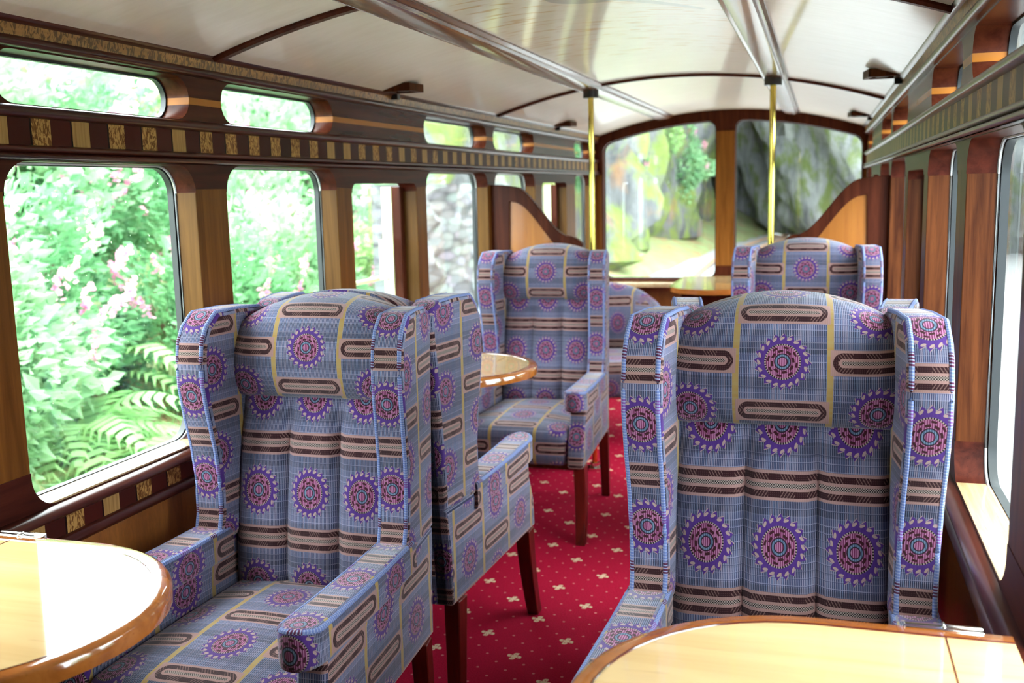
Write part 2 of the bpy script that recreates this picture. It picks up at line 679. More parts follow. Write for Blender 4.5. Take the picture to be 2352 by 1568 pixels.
        for e in range(len(R) - 1):
            (A0, x0), (A1, x1) = R[e], R[e + 1]
            for k in range(N):
                k2 = (k + 1) % N
                s.face((A0[k], A0[k2], A1[k2], A1[k]),
                       [rim_uv(arc[k], x0, P[k]), rim_uv(arc[k + 1], x0, P[k2]), rim_uv(arc[k + 1], x1, P[k2]), rim_uv(arc[k], x1, P[k])], mi)
        for ring, a, ins, sign in ((R[0][0], a0, r, -1), (R[-1][0], a1, r, 1)):
            q = [P[k] - nor[k] * ins for k in range(N)]
            tr = tessellate_polygon([[Vector((p.x, p.y, 0)) for p in q]])
            for t in tr:
                s.face([ring[k] for k in t], [cap_uv(q[k]) for k in t], mi)

    def build(s, name, mats, parent=None, smooth=40, bevel=0):
        me = bpy.data.meshes.new(name)
        me.from_pydata([tuple(v) for v in s.v], [], s.f)
        if any(u is not None for u in s.uv):
            ul = me.uv_layers.new(name='UVMap')
            li = 0
            for f, u in zip(s.f, s.uv):
                for k in range(len(f)):
                    if u is not None:
                        ul.data[li].uv = u[k]
                    li += 1
        for mm in (mats if isinstance(mats, (list, tuple)) else [mats]):
            me.materials.append(MATS[mm])
        for p, k in zip(me.polygons, s.mi):
            p.material_index = k
        bm = bmesh.new()
        bm.from_mesh(me)
        bmesh.ops.remove_doubles(bm, verts=bm.verts, dist=1e-5)
        bmesh.ops.recalc_face_normals(bm, faces=bm.faces)
        bm.to_mesh(me)
        bm.free()
        if smooth:
            me.polygons.foreach_set('use_smooth', [True] * len(me.polygons))
            me.set_sharp_from_angle(angle=radians(smooth))
        o = bpy.data.objects.new(name, me)
        COL.objects.link(o)
        if parent:
            o.parent = parent
        if bevel:
            b = o.modifiers.new('bevel', 'BEVEL')
            b.width = bevel
            b.segments = 2
            b.limit_method = 'ANGLE'
            b.angle_limit = radians(40)
            b.harden_normals = False
        return o


def tag(o, label, cat, group=None, kind=None):
    o['label'] = label
    o['category'] = cat
    if group:
        o['group'] = group
    if kind:
        o['kind'] = kind
    return o


def struct(o):
    o['kind'] = 'structure'
    return o


def thing(name, label, cat, loc=(0, 0, 0), rotz=0, group=None):
    o = bpy.data.objects.new(name, None)
    o.empty_display_size = .1
    COL.objects.link(o)
    o.location = loc
    o.rotation_euler = (0, 0, rotz)
    return tag(o, label, cat, group)


def dup(root, loc, rotz=0, label=None, scale=None):
    r = root.copy()
    COL.objects.link(r)
    r.location = loc
    r.rotation_euler = (0, 0, rotz)
    if scale:
        r.scale = scale
    if label:
        r['label'] = label
    for ch in list(root.children):
        c = ch.copy()
        COL.objects.link(c)
        c.parent = r
        for g in list(ch.children):
            d = g.copy()
            COL.objects.link(d)
            d.parent = c
    return r


def arc2(cx, cy, r, a0, a1, n=8):
    return [(cx + r * cos(radians(a0 + (a1 - a0) * k / n)), cy + r * sin(radians(a0 + (a1 - a0) * k / n))) for k in range(n + 1)]


def rrect(y0, y1, z0, z1, r, n=8):
    return (arc2(y1 - r, z1 - r, r, 0, 90, n) + arc2(y0 + r, z1 - r, r, 90, 180, n) +
            arc2(y0 + r, z0 + r, r, 180, 270, n) + arc2(y1 - r, z0 + r, r, 270, 360, n))


# ------------------------------------------------------------------ the carriage shell
Y0, YE = -1.0, 4.66 * A
# floor
mb = MB()
mb.box(XL - .02, XR + .02, Y0, YE + .05, -.06, 0)
struct(mb.build('floor', 'carpet', smooth=0))

Z_SILL, Z_WTOP = H - .413 * A, H + .0500 * A
Z_HEAD, Z_CORN = H + .0105 * A, H - .36 * A
Z_RAIL0, Z_RAIL1 = H + .0505 * A, H + .0705 * A      # lower frieze moulding
Z_TILE1, Z_RAIL2 = H + .1068 * A, H + .1215 * A      # frieze tiles, upper moulding
Z_OV0, Z_OV1 = H + .1235 * A, H + .1925 * A          # oval lights
Z_C0, Z_C1, Z_C2, Z_C3 = H + .1945 * A, H + .209 * A, H + .2235 * A, H + .242 * A
Z_SPRING = H + .2215 * A
RISE = .1005 * A
REV = .045 * A
# openings in carriage bays (in camera-to-wall units): start, end, kind
BAYS = [(1.065, 1.485, 'w'), (1.579, 2.005, 'w'),
        (2.08, 2.458, 'd'), (2.527, 3.05, 'w'), (3.119, 3.60, 'w'), (3.70, 4.08, 'd'), (4.233, 4.58, 'w')]
RC = .045 * A


LEFT_ONLY = [(.545, .965, 'w')]
NARROW = [(.69, .965, 'w')]  # unseen right-hand opening, narrowed to let in less light from the front


def wall(side):
    sgn = -1 if side == 'left' else 1
    xf = XL if side == 'left' else XR
    pt = lambda p, n: (xf + sgn * n, p[0], p[1])       # n = depth outwards (negative: proud of the wall)
    root = bpy.data.objects.new('wall_' + side, None)
    COL.objects.link(root)
    struct(root)
    edges = [(a * A, b * A, k) for a, b, k in (LEFT_ONLY if side == 'left' else NARROW) + BAYS]
    # header board with rounded window heads
    poly = [(Y0, Z_HEAD)]
    for a, b, k in edges:
        if k == 'w':
            poly += [(a, Z_HEAD)] + list(reversed(arc2(a + RC, Z_WTOP - RC, RC, 90, 180))) + arc2(b - RC, Z_WTOP - RC, RC, 90, 0) + [(b, Z_HEAD)]
        else:
            r = .03
            poly += [(a, Z_HEAD - .004)] + list(reversed(arc2(a + r, Z_HEAD + .012 - r, r, 90, 180, 4))) + arc2(b - r, Z_HEAD + .012 - r, r, 90, 0, 4) + [(b, Z_HEAD - .004)]
    poly += [(YE, Z_HEAD), (YE, Z_RAIL1), (Y0, Z_RAIL1)]
    mb = MB()
    mb.prism(poly, pt, -.002, REV)
    mb.build('header_board', 'mahogany_board', root, smooth=30)
    # bottom board with rounded corners, down to the sill rail
    poly = [(Y0, Z_CORN)]
    for a, b, k in edges:
        if k == 'w':
            poly += [(a, Z_CORN)] + arc2(a + RC, Z_SILL + RC, RC, 180, 270) + arc2(b - RC, Z_SILL + RC, RC, 270, 360) + [(b, Z_CORN)]
    poly += [(YE, Z_CORN), (YE, Z_SILL - .035), (Y0, Z_SILL - .035)]
    mb = MB()
    mb.prism(poly, pt, -.002, REV)
    mb.build('apron_board', 'mahogany_board', root, smooth=30)
    # window ledges (pale oak on the reveal floor)
    mb = MB()
    for a, b, k in edges:
        if k == 'w':
            y0_, y1_ = a + RC * .6, b - RC * .6
            mb.box(xf - sgn * .001, xf + sgn * (REV + .001), y0_, y1_, Z_SILL - .004, Z_SILL + .004)
    mb.build('window_ledge', 'sill_oak', root, smooth=0)
    # pillars
    pils = [(Y0, edges[0][0])] + [(edges[k][1], edges[k + 1][0]) for k in range(len(edges) - 1)] + [(edges[-1][1], YE)]
    for a, b in pils:
        mb = MB()
        mb.box(xf - sgn * .001, xf + sgn * REV, a, b, Z_CORN - .002, Z_HEAD + .002)
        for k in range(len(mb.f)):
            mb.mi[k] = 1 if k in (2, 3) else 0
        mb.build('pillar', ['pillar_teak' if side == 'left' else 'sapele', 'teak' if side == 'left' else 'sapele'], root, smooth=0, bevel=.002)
    # board above with oval lights
    ov = [(a, b) for a, b, k in edges if k == 'w']
    hs = []
    for a, b in ov:
        r = (Z_OV1 - Z_OV0) / 2
        hs.append(arc2(b - r, Z_OV0 + r, r, -90, 90, 10) + arc2(a + r, Z_OV0 + r, r, 90, 270, 10))
    mb = MB()
    mb.prism([(Y0, Z_RAIL1 - .01), (YE, Z_RAIL1 - .01), (YE, Z_C2), (Y0, Z_C2)], pt, 0, REV, holes=hs)
    mb.build('upper_board', 'upper_panel', root, smooth=30)
    # dado
    mb = MB()
    mb.box(xf, xf + sgn * .05, Y0, YE, 0, Z_SILL - .03)
    mb.build('dado_panel', 'dado_panel', root, smooth=0)
    mb = MB()
    mb.box(xf - sgn * .006, xf, Y0, YE, H - .462 * A, H - .432 * A)
    mb.build('dado_inlay', 'inlaid_frieze', root, smooth=0)
    mb = MB()
    mb.box(xf - sgn * .008, xf, Y0, YE, Z_RAIL1, Z_TILE1)
    mb.build('frieze_inlay', 'inlaid_frieze', root, smooth=0)
    return root, pt, edges


def moulding(name, xf, sgn, prof, mat='mahogany'):
    """prof: list of (proud, z) -- a section run along the carriage"""
    mb = MB()
    mb.prism([(p, z) for p, z in prof], lambda p, d: (xf - sgn * p[0], d, p[1]), Y0, YE)
    return struct(mb.build(name, mat, None, smooth=50))


trim_no = [0]
win_no = [0]


def trim():
    trim_no[0] += 1
    return 'trim_%d' % trim_no[0]


def half_round(z0, z1, proud, base=0):
    n = 8
    return [(base, z0)] + [(base + proud * sin(pi * k / n) ** .7 if 0 < k < n else base, z0 + (z1 - z0) * k / n) for k in range(n + 1)][1:]


for side in ('left', 'right'):
    sgn = -1 if side == 'left' else 1
    xf = XL if side == 'left' else XR
    root, pt, edges = wall(side)
    P = lambda pr: [(-.002, pr[0][1])] + pr + [(-.002, pr[-1][1])]
    # lower frieze rail, two rolls
    za, zb = Z_RAIL0, Z_RAIL1
    zm = (za + zb) / 2
    moulding(trim(), xf, sgn, P([(.020, za + .001)] + half_round(za + .001, zm, .010, .016) + half_round(zm, zb, .010, .012)))
    moulding(trim(), xf, sgn, P(half_round(Z_TILE1 - .002, Z_RAIL2, .012, .010)))
    # sill nosing, dado mouldings, skirting
    moulding(trim(), xf, sgn, P(half_round(H - .433 * A, Z_SILL - .002, .018, .014)))
    moulding(trim(), xf, sgn, P(half_round(H - .480 * A, H - .461 * A, .012, .008)))
    moulding(trim(), xf, sgn, P([(.016, .0), (.016, .10), (.008, .115)]), 'mahogany')
    # cornice: mahogany roll, lacewood strip, upper mahogany
    moulding(trim(), xf, sgn, P([(.012, Z_C0)] + half_round(Z_C0, Z_C1, .010, .014) + [(.016, Z_C1)]))
    moulding(trim(), xf, sgn, P([(.018, Z_C1 - .002), (.022, Z_C2)]), 'lacewood')
    moulding(trim(), xf, sgn, P([(.022, Z_C2 - .002), (.034, Z_C2 + .006), (.040, Z_C2 + .016), (.040, Z_C3), (.0, Z_C3 + .02)]))
    # windows
    for a, b, k in edges:
        win_no[0] += 1
        wr_ = bpy.data.objects.new(('window_%d' if k == 'w' else 'door_%d') % win_no[0], None)
        COL.objects.link(wr_)
        struct(wr_)
        g = REV + .010
        y0_, y1_ = a - .02, b + .02
        z1_ = Z_WTOP + .015 if k == 'w' else Z_HEAD + .02
        z0_ = Z_SILL - .02 if k == 'w' else .06
        mb = MB()
        mb.box(xf + sgn * g, xf + sgn * (g + .004), y0_, y1_, z0_ if k == 'w' else .62, z1_)
        mb.build('pane', 'glass', wr_, smooth=0)
        if k == 'w':
            loop = rrect(a + .006, b - .006, Z_SILL + .006, Z_WTOP - .006, RC)
            outer = rrect(a - .008, b + .008, Z_SILL - .008, Z_WTOP + .008, RC + .006)
            mb = MB()
            mb.prism(outer, pt, REV - .006, REV + .010, holes=[loop])
            mb.build('gasket', 'rubber', wr_, smooth=40)
            mb = MB()
            mb.tube([pt(p, REV - .010) for p in rrect(a + .001, b - .001, Z_SILL + .001, Z_WTOP - .001, RC)], .0035, 6, True)
            mb.build('bead_strip', 'bead_strip', wr_)
        else:
            # door leaf: mahogany stiles, solid lower panel, cream outer edge
            mb = MB()
            mb.box(xf + sgn * (REV - .015), xf + sgn * (REV + .02), a, b, .05, .70)
            mb.box(xf + sgn * (REV - .015), xf + sgn * (REV + .02), a, a + .035, .70, Z_HEAD)
            mb.box(xf + sgn * (REV - .015), xf + sgn * (REV + .02), b - .035, b, .70, Z_HEAD)
            mb.build('leaf', 'mahogany_upright', wr_, smooth=0, bevel=.003)
            mb = MB()
            mb.box(xf + sgn * (REV + .02), xf + sgn * (REV + .06), b - .045, b - .02, .60, Z_HEAD)
            mb.build('outer_stile', 'cream_paint', wr_, smooth=0)
            mb = MB()
            mb.tube([(xf + sgn * (REV + .05), a, 1.02), (xf + sgn * (REV + .05), b - .04, 1.02)], .009, 8)
            mb.build('handrail', 'cream_paint', wr_)
            if side == 'left':
                mb = MB()
                mb.box(xf + sgn * (REV + .018), xf + sgn * (REV + .022), b - .17, b - .06, 1.02, 1.17)
                mb.build('notice', 'white_sheet', wr_, smooth=0)
        if k == 'w':
            win_no[0] += 1
            wo = bpy.data.objects.new('window_%d' % win_no[0], None)
            COL.objects.link(wo)
            struct(wo)
            mb = MB()
            mb.box(xf + sgn * g, xf + sgn * (g + .004), y0_, y1_, Z_OV0 - .01, Z_OV1 + .01)
            mb.build('pane', 'glass', wo, smooth=0)
            r = (Z_OV1 - Z_OV0) / 2
            st = lambda e: arc2(b - r, Z_OV0 + r, r + e, -90, 90, 10) + arc2(a + r, Z_OV0 + r, r + e, 90, 270, 10)
            mb = MB()
            mb.prism(st(.006), pt, REV - .004, REV + .010, holes=[st(-.005)])
            mb.build('gasket', 'rubber', wo, smooth=40)

# raindrops on the near left pane
mb = MB()
for _ in range(170):
    y, z = random.uniform(1.09, 1.46) * A, random.uniform(Z_SILL + .04, Z_WTOP - .03)
    if random.random() < .3:
        y = random.uniform(1.6, 1.98) * A
    r = random.choice((.0012, .0016, .0022))
    c = Vector((XL - REV - .0095, y, z))
    top = mb.vert(c + Vector((r * .7, 0, 0)))
    ring = [mb.vert(c + Vector((0, r * cos(t * pi / 4), r * 1.25 * sin(t * pi / 4)))) for t in range(8)]
    mid = [mb.vert(c + Vector((r * .5, r * .7 * cos(t * pi / 4), r * .9 * sin(t * pi / 4)))) for t in range(8)]
    for t in range(8):
        mb.face((ring[t], ring[(t + 1) % 8], mid[(t + 1) % 8], mid[t]))
        mb.face((mid[t], mid[(t + 1) % 8], top))
tag(mb.build('raindrops', 'rain'), 'scattered raindrops on the two nearest big left window panes', 'raindrops', kind='stuff')

# ------------------------------------------------------------------ ceiling
HWID = (XR - XL) / 2
RAD = (HWID ** 2 + RISE ** 2) / (2 * RISE)


def ceil_z(x):
    return Z_SPRING + RISE - RAD + sqrt(RAD ** 2 - (x - XC) ** 2)


mb = MB()
NX = 40
xs = [XL - .04 + (XR - XL + .08) * k / NX for k in range(NX + 1)]
prof = [(x, ceil_z(x)) for x in xs] + [(x, ceil_z(x) + .05) for x in reversed(xs)]
mb.prism(prof, lambda p, d: (p[0], d, p[1]), Y0, YE + .08)
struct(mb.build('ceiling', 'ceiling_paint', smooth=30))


def rib(y, w=.034, drop=.016):
    mb = MB()
    xs_ = [XL + .03 + (XR - XL - .06) * k / 36 for k in range(37)]
    sec = [(-w / 2, 0), (-w / 2, -drop * .6), (-w / 2 + .006, -drop), (w / 2 - .006, -drop), (w / 2, -drop * .6), (w / 2, 0)]
    ring = []
    for x in xs_:
        nx = (x - XC) / RAD
        nz = sqrt(1 - nx * nx)
        ring.append([mb.vert((x + nx * (d + .004), y + s, ceil_z(x) + nz * (d + .004))) for s, d in sec])
    for a, b in zip(ring, ring[1:]):
        for k in range(len(sec)):
            k2 = (k + 1) % len(sec)
            mb.face((a[k], a[k2], b[k2], b[k]))
    mb.face(ring[0])
    mb.face(ring[-1])
    struct(mb.build(trim(), 'mahogany_upright', smooth=35))


for k in (-1.58, -.02, 1.54, 3.105):
    rib(k * A)


def purlin(off):
    x0 = XC + off
    zc = ceil_z(x0)
    sl = -(x0 - XC) / sqrt(RAD ** 2 - (x0 - XC) ** 2)
    q = lambda s, d: (x0 + s, zc + sl * s - d)
    sec = [q(-.058, -.01), q(-.058, .006), q(-.050, .014), q(-.040, .012), q(-.036, .020), q(-.028, .022), q(.028, .022), q(.036, .020), q(.040, .012), q(.050, .014), q(.058, .006), q(.058, -.01)]
    mb = MB()
    mb.prism(sec, lambda p, d: (p[0], d, p[1]), Y0, YE + .02)
    struct(mb.build(trim(), 'purlin_wood', smooth=25))


OFF = .272 * A
purlin(-OFF)
purlin(OFF)

# ------------------------------------------------------------------ end wall with two arched lights
EW0, EW1 = -.9655 * A, -.455 * A
EW2, EW3 = -.369 * A, .166 * A
ZE0 = H - .427 * A


def ewtop(x):
    return ceil_z(x) - .046 * A


def pane_loop(x0, x1, ex=0):
    n = 14
    r = .05
    pts = [(x0 - ex, ZE0 - ex + r)] + [(x0 - ex + r * (1 - cos(t)), ZE0 - ex + r * (1 - sin(t))) for t in (.5, 1.0, 1.57)]
    pts += [(x1 + ex - r * (1 - cos(t)), ZE0 - ex + r * (1 - sin(t))) for t in (1.57, 1.0, .5)] + [(x1 + ex, ZE0 - ex + r)]
    top = []
    for k in range(n + 1):
        x = x1 + ex - (x1 - x0 + 2 * ex) * k / n
        z = ewtop(x) + ex
        e = min(x - (x0 - ex), (x1 + ex) - x)
        if e < r:
            z -= r - sqrt(max(0, r * r - (r - e) ** 2))
        top.append((x, z))
    xs_ = [x1 + ex - r * (1 - cos(t)) for t in (.0, .4, .8, 1.2)]
    top2 = []
    for k in range(41):
        x = x1 + ex - (x1 - x0 + 2 * ex) * (.5 - .5 * cos(pi * k / 40))
        z = ewtop(x) + ex
        e = min(x - (x0 - ex), (x1 + ex) - x)
        if e < r:
            z -= r - sqrt(max(0, r * r - (r - e) ** 2))
        top2.append((x, z))
    return pts + top2


outer = [(XL - .03, 0), (XR + .03, 0), (XR + .03, ceil_z(XR) + .02)] + [(XR + .02 - (XR - XL + .04) * k / 24, ceil_z(XR + .02 - (XR - XL + .04) * k / 24) + .03) for k in range(25)] + [(XL - .03, ceil_z(XL) + .02)]
wroot = bpy.data.objects.new('wall_end', None)
COL.objects.link(wroot)
struct(wroot)
mb = MB()
mb.prism(outer, lambda p, d: (p[0], YE + d, p[1]), 0, .06, holes=[pane_loop(EW0, EW1), pane_loop(EW2, EW3)])
mb.build('frame_board', 'mahogany_upright', wroot, smooth=30)
mb = MB()
mb.box(EW1 + .004, EW2 - .004, YE - .006, YE + .002, ZE0 + .09, ewtop(XC) - .07)
mb.build('middle_pillar', 'end_teak', wroot, smooth=0, bevel=.002)
mb = MB()
mb.box(XL, EW0 - .012, YE - .005, YE + .002, ZE0, Z_RAIL0)
mb.build('corner_pillar', 'end_teak', wroot, smooth=0, bevel=.002)
mb = MB()
mb.box(EW3 + .012, XR, YE - .005, YE + .002, ZE0, Z_RAIL0)
mb.build('corner_pillar', 'end_teak', wroot, smooth=0, bevel=.002)
mb = MB()
mb.box(XL, XR, YE - .12, YE + .001, ZE0 - .05, ZE0 - .02)
mb.build('end_sill', 'sill_oak', wroot, smooth=0, bevel=.004)
mb = MB()
mb.box(XL + .02, XR - .02, YE - .005, YE + .001, .1, ZE0 - .06)
mb.build('end_panel', 'dado_panel', wroot, smooth=0)
for x0, x1 in ((EW0, EW1), (EW2, EW3)):
    win_no[0] += 1
    wo = bpy.data.objects.new('window_%d' % win_no[0], None)
    COL.objects.link(wo)
    struct(wo)
    mb = MB()
    mb.box(x0 - .02, x1 + .02, YE + .062, YE + .066, ZE0 - .02, ewtop(XC) + .06)
    mb.build('pane', 'glass', wo, smooth=0)
    mb = MB()
    mb.prism(pane_loop(x0, x1, .008), lambda p, d: (p[0], YE + d, p[1]), .045, .062, holes=[pane_loop(x0, x1, -.006)])
    mb.build('gasket', 'rubber', wo, smooth=40)

mb = MB()
mb.box(XL - .03, XR + .03, Y0 - .06, Y0, 0, Z_SPRING + RISE + .04)  # unseen closing wall, added to cut the light from behind the camera
struct(mb.build('wall_back', 'mahogany_upright', smooth=0))

# ------------------------------------------------------------------ partitions and brass poles
YP = 3.09 * A


def partition(side):
    sgn = 1 if side == 'left' else -1
    xw = XL if side == 'left' else XR
    L = .295 * A
    n = 24
    top, inn = [], []
    Zt, Zb = H + .012 * A, H - .165 * A
    for k in range(n + 1):
        t = k / n
        s = t * L
        if t < .25:
            z = Zt - .010 * (t / .25) ** 2
        elif t < .86:
            u = (t - .25) / .61
            e = u * u * (3 - 2 * u)
            z = Zt - .010 - (Zt - Zb - .030) * e
        else:
            u = (t - .86) / .14
            z = Zb + .020 - .035 * u ** 1.8
        top.append((s, z))
    frame = .07
    poly = [(0, .0)] + [(L, .0)] + list(reversed(top))
    t = thing('partition', 'low %s partition with swooping mahogany edge and orange panel, beside the %s brass pole' % (side, side), 'partition', (xw, YP, 0), 0, 'curved saloon partitions')
    fn = lambda p, d: (sgn * p[0], d, p[1])
    # frame with a hole for the panel
    hole = []
    for s, z in top:
        if frame * 1.1 < s < L - .055:
            hole.append((s, z - frame - .012 * (s / L)))
    hole = [(frame * 1.1, .75), (L - .06, .75)] + list(reversed(hole))
    mb = MB()
    mb.prism(poly, fn, -.018, .018, holes=[hole])
    mb.build('frame', 'mahogany_upright', t, smooth=30, bevel=.004)
    mb = MB()
    mb.prism(hole, fn, -.006, .006)
    mb.build('panel', 'panel_maple', t, smooth=30)


partition('left')
partition('right')


def pole(x, y, label, side):
    t = thing('brass_pole', label, 'pole', (x, y, 0), 0, 'brass grab poles')
    zt = ceil_z(x) - .03
    mb = MB()
    mb.tube([(0, 0, .012), (0, 0, zt - .02)], .0128, 20)
    mb.build('tube', 'brass', t)
    mb = MB()
    mb.tube([(0, 0, 0), (0, 0, .014)], .045, 20)
    mb.tube([(0, 0, .012), (0, 0, .035)], .022, 16)
    mb.build('floor_flange', 'chrome', t)
    mb = MB()
    mb.tube([(0, 0, zt - .022), (0, 0, zt + .012)], .036, 20)
    mb.build('ceiling_socket', 'black_metal', t)


pole(XC - OFF, 3.105 * A, 'vertical brass grab pole at the end of the left partition', 'left')
pole(XC + OFF, 2.99 * A, 'vertical brass grab pole in front of the right end window', 'right')


# ------------------------------------------------------------------ cornice bracket lamps
def bracket(side, y, label):
    sgn = 1 if side == 'left' else -1
    xw = (XL if side == 'left' else XR)
    t = thing('bracket_lamp', label, 'lamp', (xw + sgn * .03, y, Z_C2 + .01), 0, 'little lamps on the cornices')
    fn = lambda p, d: (sgn * p[0], p[1], d)
    mb = MB()
    mb.prism([(-.03, -.055), (.105, -.05), (.12, .045), (-.03, .055)], fn, -.004, .024, holes=[[(.020, -.038), (.090, -.035), (.101, .031), (.020, .038)]])
    mb.build('bracket', 'sapele', t, smooth=0, bevel=.002)
    mb = MB()
    mb.prism([(.018, -.042), (.094, -.04), (.105, .036), (.018, .042)], fn, .012, .018)
    mb.build('reflector', 'cream_paint', t, smooth=0)
    mb = MB()
    mb.tube([(sgn * .06, .0, .014), (sgn * .06, .0, -.002)], .020, 14)
    mb.build('lamp', 'black_metal', t)
    mb = MB()
    mb.box(-.03 * sgn, .016 * sgn, .050, .074, -.022, .018)
    mb.build('mount', 'black_metal', t, smooth=0)


bracket('left', 3.38, 'small wooden bracket lamp on the left cornice above the door')
bracket('left', 5.75, 'tiny bracket lamp on the left cornice near the brass pole')
bracket('right', 3.75, 'small wooden bracket lamp on the right cornice, nearest the camera on that side')
bracket('right', 5.95, 'tiny bracket lamp at the far end of the right cornice')

# ------------------------------------------------------------------ wing chairs
HW = .285       # half width over the arms
TAPER = .08


def chair_xf(p):
    y = p.y if p.y > .36 else .36 - (.36 - p.y) * 1.20
    return (p.x * (1 - TAPER * max(0, y) / .6 - .28 * max(0, y - .46)), y - .3, p.z)


def yb(z):      # rear face of the back
    return .592 + .098 * (z - .3)


def yf(z):      # front face of the lower back
    return .475 + .15 * (z - .45)


def crown(x):
    return .055 * max(0, 1 - (x / .225) ** 2) ** .8


def make_chair(label):
    t = thing('wing_chair', label, 'armchair', (0, 0, 0), 0, 'patterned wing chairs')
    nm = lambda: MB(chair_xf)
    # seat
    mb = nm()

    def seat_uv(p, ax):
        if ax == 0:
            return (p.y, p.z - .37)
        if ax == 1:
            return (p.x, p.z - .37)
        return (p.x, p.y - .16)
    mb.rbox(-.222, .222, .012, .53, .295, .445, .035, 6, .022, seat_uv)
    mb.build('seat', 'fabric', t, smooth=60)
    # lower back in three channels
    mb = nm()
    CWD = .143
    for ch in (-1, 0, 1):
        xc = ch * CWD
        nx, nz = 8, 14
        g = []
        for a in range(nz + 1):
            z = .40 + .505 * a / nz
            row = []
            for b in range(nx + 1):
                s = -1 + 2 * b / nx
                bul = (.020 - .010 * max(0, min(1, (z - .80) / .08))) * (1 - abs(s) ** 5)
                edge = .030 * max(0, 1 - a / nz * 9) ** 2
                lump = .010 * sin(pi * a / nz)
                row.append((mb.vert((xc + s * CWD / 2, yf(z) - bul - lump + edge, z)), (s * CWD / 2, (z - .892) * .90)))
            g.append(row)
        for a in range(nz):
            for b in range(nx):
                q = [g[a][b], g[a][b + 1], g[a + 1][b + 1], g[a + 1][b]]
                mb.face([k[0] for k in q], [k[1] for k in q])
        # back of the slab
        i = [mb.vert((xc + sx * CWD / 2, yb(z) - .03, z)) for sx, z in ((-1, .40), (1, .40), (1, .905), (-1, .905))]
        mb.face(i)
        for b in range(nx):
            mb.face((g[0][b][0], g[0][b + 1][0], i[1], i[0])[:4] if b == 0 else (g[0][b][0], g[0][b + 1][0], i[1]))
    mb.build('backrest', 'fabric', t, smooth=75)
    # headrest: padded roll with an arched top
    mb = nm()
    nx, nv = 20, 26
    prof = []
    zb_, zt_ = .885, 1.068
    for k in range(nv + 1):
        u = k / nv
        if u < .12:
            w = u / .12
            prof.append((.018 - .046 * sin(w * pi / 2), zb_ + .016 * (1 - cos(w * pi / 2))))
        elif u < .74:
            w = (u - .12) / .62
            prof.append((-.028 - .026 * sin(w * pi) ** .8, zb_ + .016 + (zt_ - .022 - zb_ - .016) * w))
        else:
            w = (u - .74) / .26
            prof.append((-.028 + (.120) * (1 - cos(w * pi / 2)), zt_ - .022 + .026 * sin(w * pi / 2)))
    prof.append((.115, zt_ - .03))
    prof.append((.10, zb_))
    arc = [0]
    for p, q in zip(prof, prof[1:]):
        arc.append(arc[-1] + sqrt((p[0] - q[0]) ** 2 + (p[1] - q[1]) ** 2))
    mid = arc[int(nv * .43)]
    g = []
    for a in range(nx + 1):
        s = -1 + 2 * a / nx
        x = .226 * s
        row = []
        for k, (dy, z) in enumerate(prof):
            up = crown(x) * max(0, min(1, (z - zb_) / (zt_ - zb_))) ** 1.3
            endr = 1 - .25 * abs(s) ** 8
            yy = yf(z) - .005 + (dy if dy > 0 else dy * endr)
            q3 = Vector((0, yy, z + up))
            if k:
                s3 += (q3 - last3).length
            else:
                s3 = 0
            last3 = q3
            row.append((mb.vert((x, yy, z + up)), (x, (s3 - .163) * 1.06)))
        g.append(row)
    for a in range(nx):
        for k in range(len(prof) - 1):
            q = [g[a][k], g[a + 1][k], g[a + 1][k + 1], g[a][k + 1]]
            mb.face([v[0] for v in q], [v[1] for v in q])
    for e in (0, nx):
        mb.face([v[0] for v in g[e]], [(v[1][1], v[1][1]) for v in g[e]])
    mb.build('headrest', 'fabric', t, smooth=60)
    # outer back panel
    mb = nm()
    g = []
    nx, nz = 16, 12
    for a in range(nz + 1):
        row = []
        for b in range(nx + 1):
            x = -.262 + .524 * b / nx
            z = .297 + (1.062 + crown(x) * .95 - .297) * a / nz
            row.append(((x, z), mb.vert((x, yb(z), z)), mb.vert((x, yb(z) - .045, z - (.012 if a == nz else 0)))))
        g.append(row)
    for a in range(nz):
        for b in range(nx):
            q = [g[a][b], g[a][b + 1], g[a + 1][b + 1], g[a + 1][b]]
            uv = [(v[0][0], v[0][1] - .4) for v in q]
            mb.face([v[1] for v in q], uv)
            mb.face([v[2] for v in q], uv)
    per = [g[0][b] for b in range(nx + 1)] + [g[a][nx] for a in range(1, nz + 1)] + [g[nz][b] for b in range(nx - 1, -1, -1)] + [g[a][0] for a in range(nz - 1, 0, -1)]
    for k in range(len(per)):
        p, q = per[k], per[(k + 1) % len(per)]
        mb.face((p[1], q[1], q[2], p[2]), [(p[0][0], p[0][1]), (q[0][0], q[0][1]), (q[0][0] + .02, q[0][1]), (p[0][0] + .02, p[0][1])])
    mb.build('back_panel', 'fabric', t, smooth=50)
    # wings, arms
    wing_front = [(.405, .575), (.418, .62), (.424, .70), (.418, .78), (.404, .86), (.394, .93), (.394, .99), (.402, 1.035), (.420, 1.068), (.446, 1.090), (.46, 1.100), (.54, 1.102), (.615, 1.098)]
    wing_rear = [(.655, 1.085), (.668, 1.05), (yb(.95), .95), (yb(.80), .80), (yb(.65), .65), (yb(.56), .56), (.45, .555)]
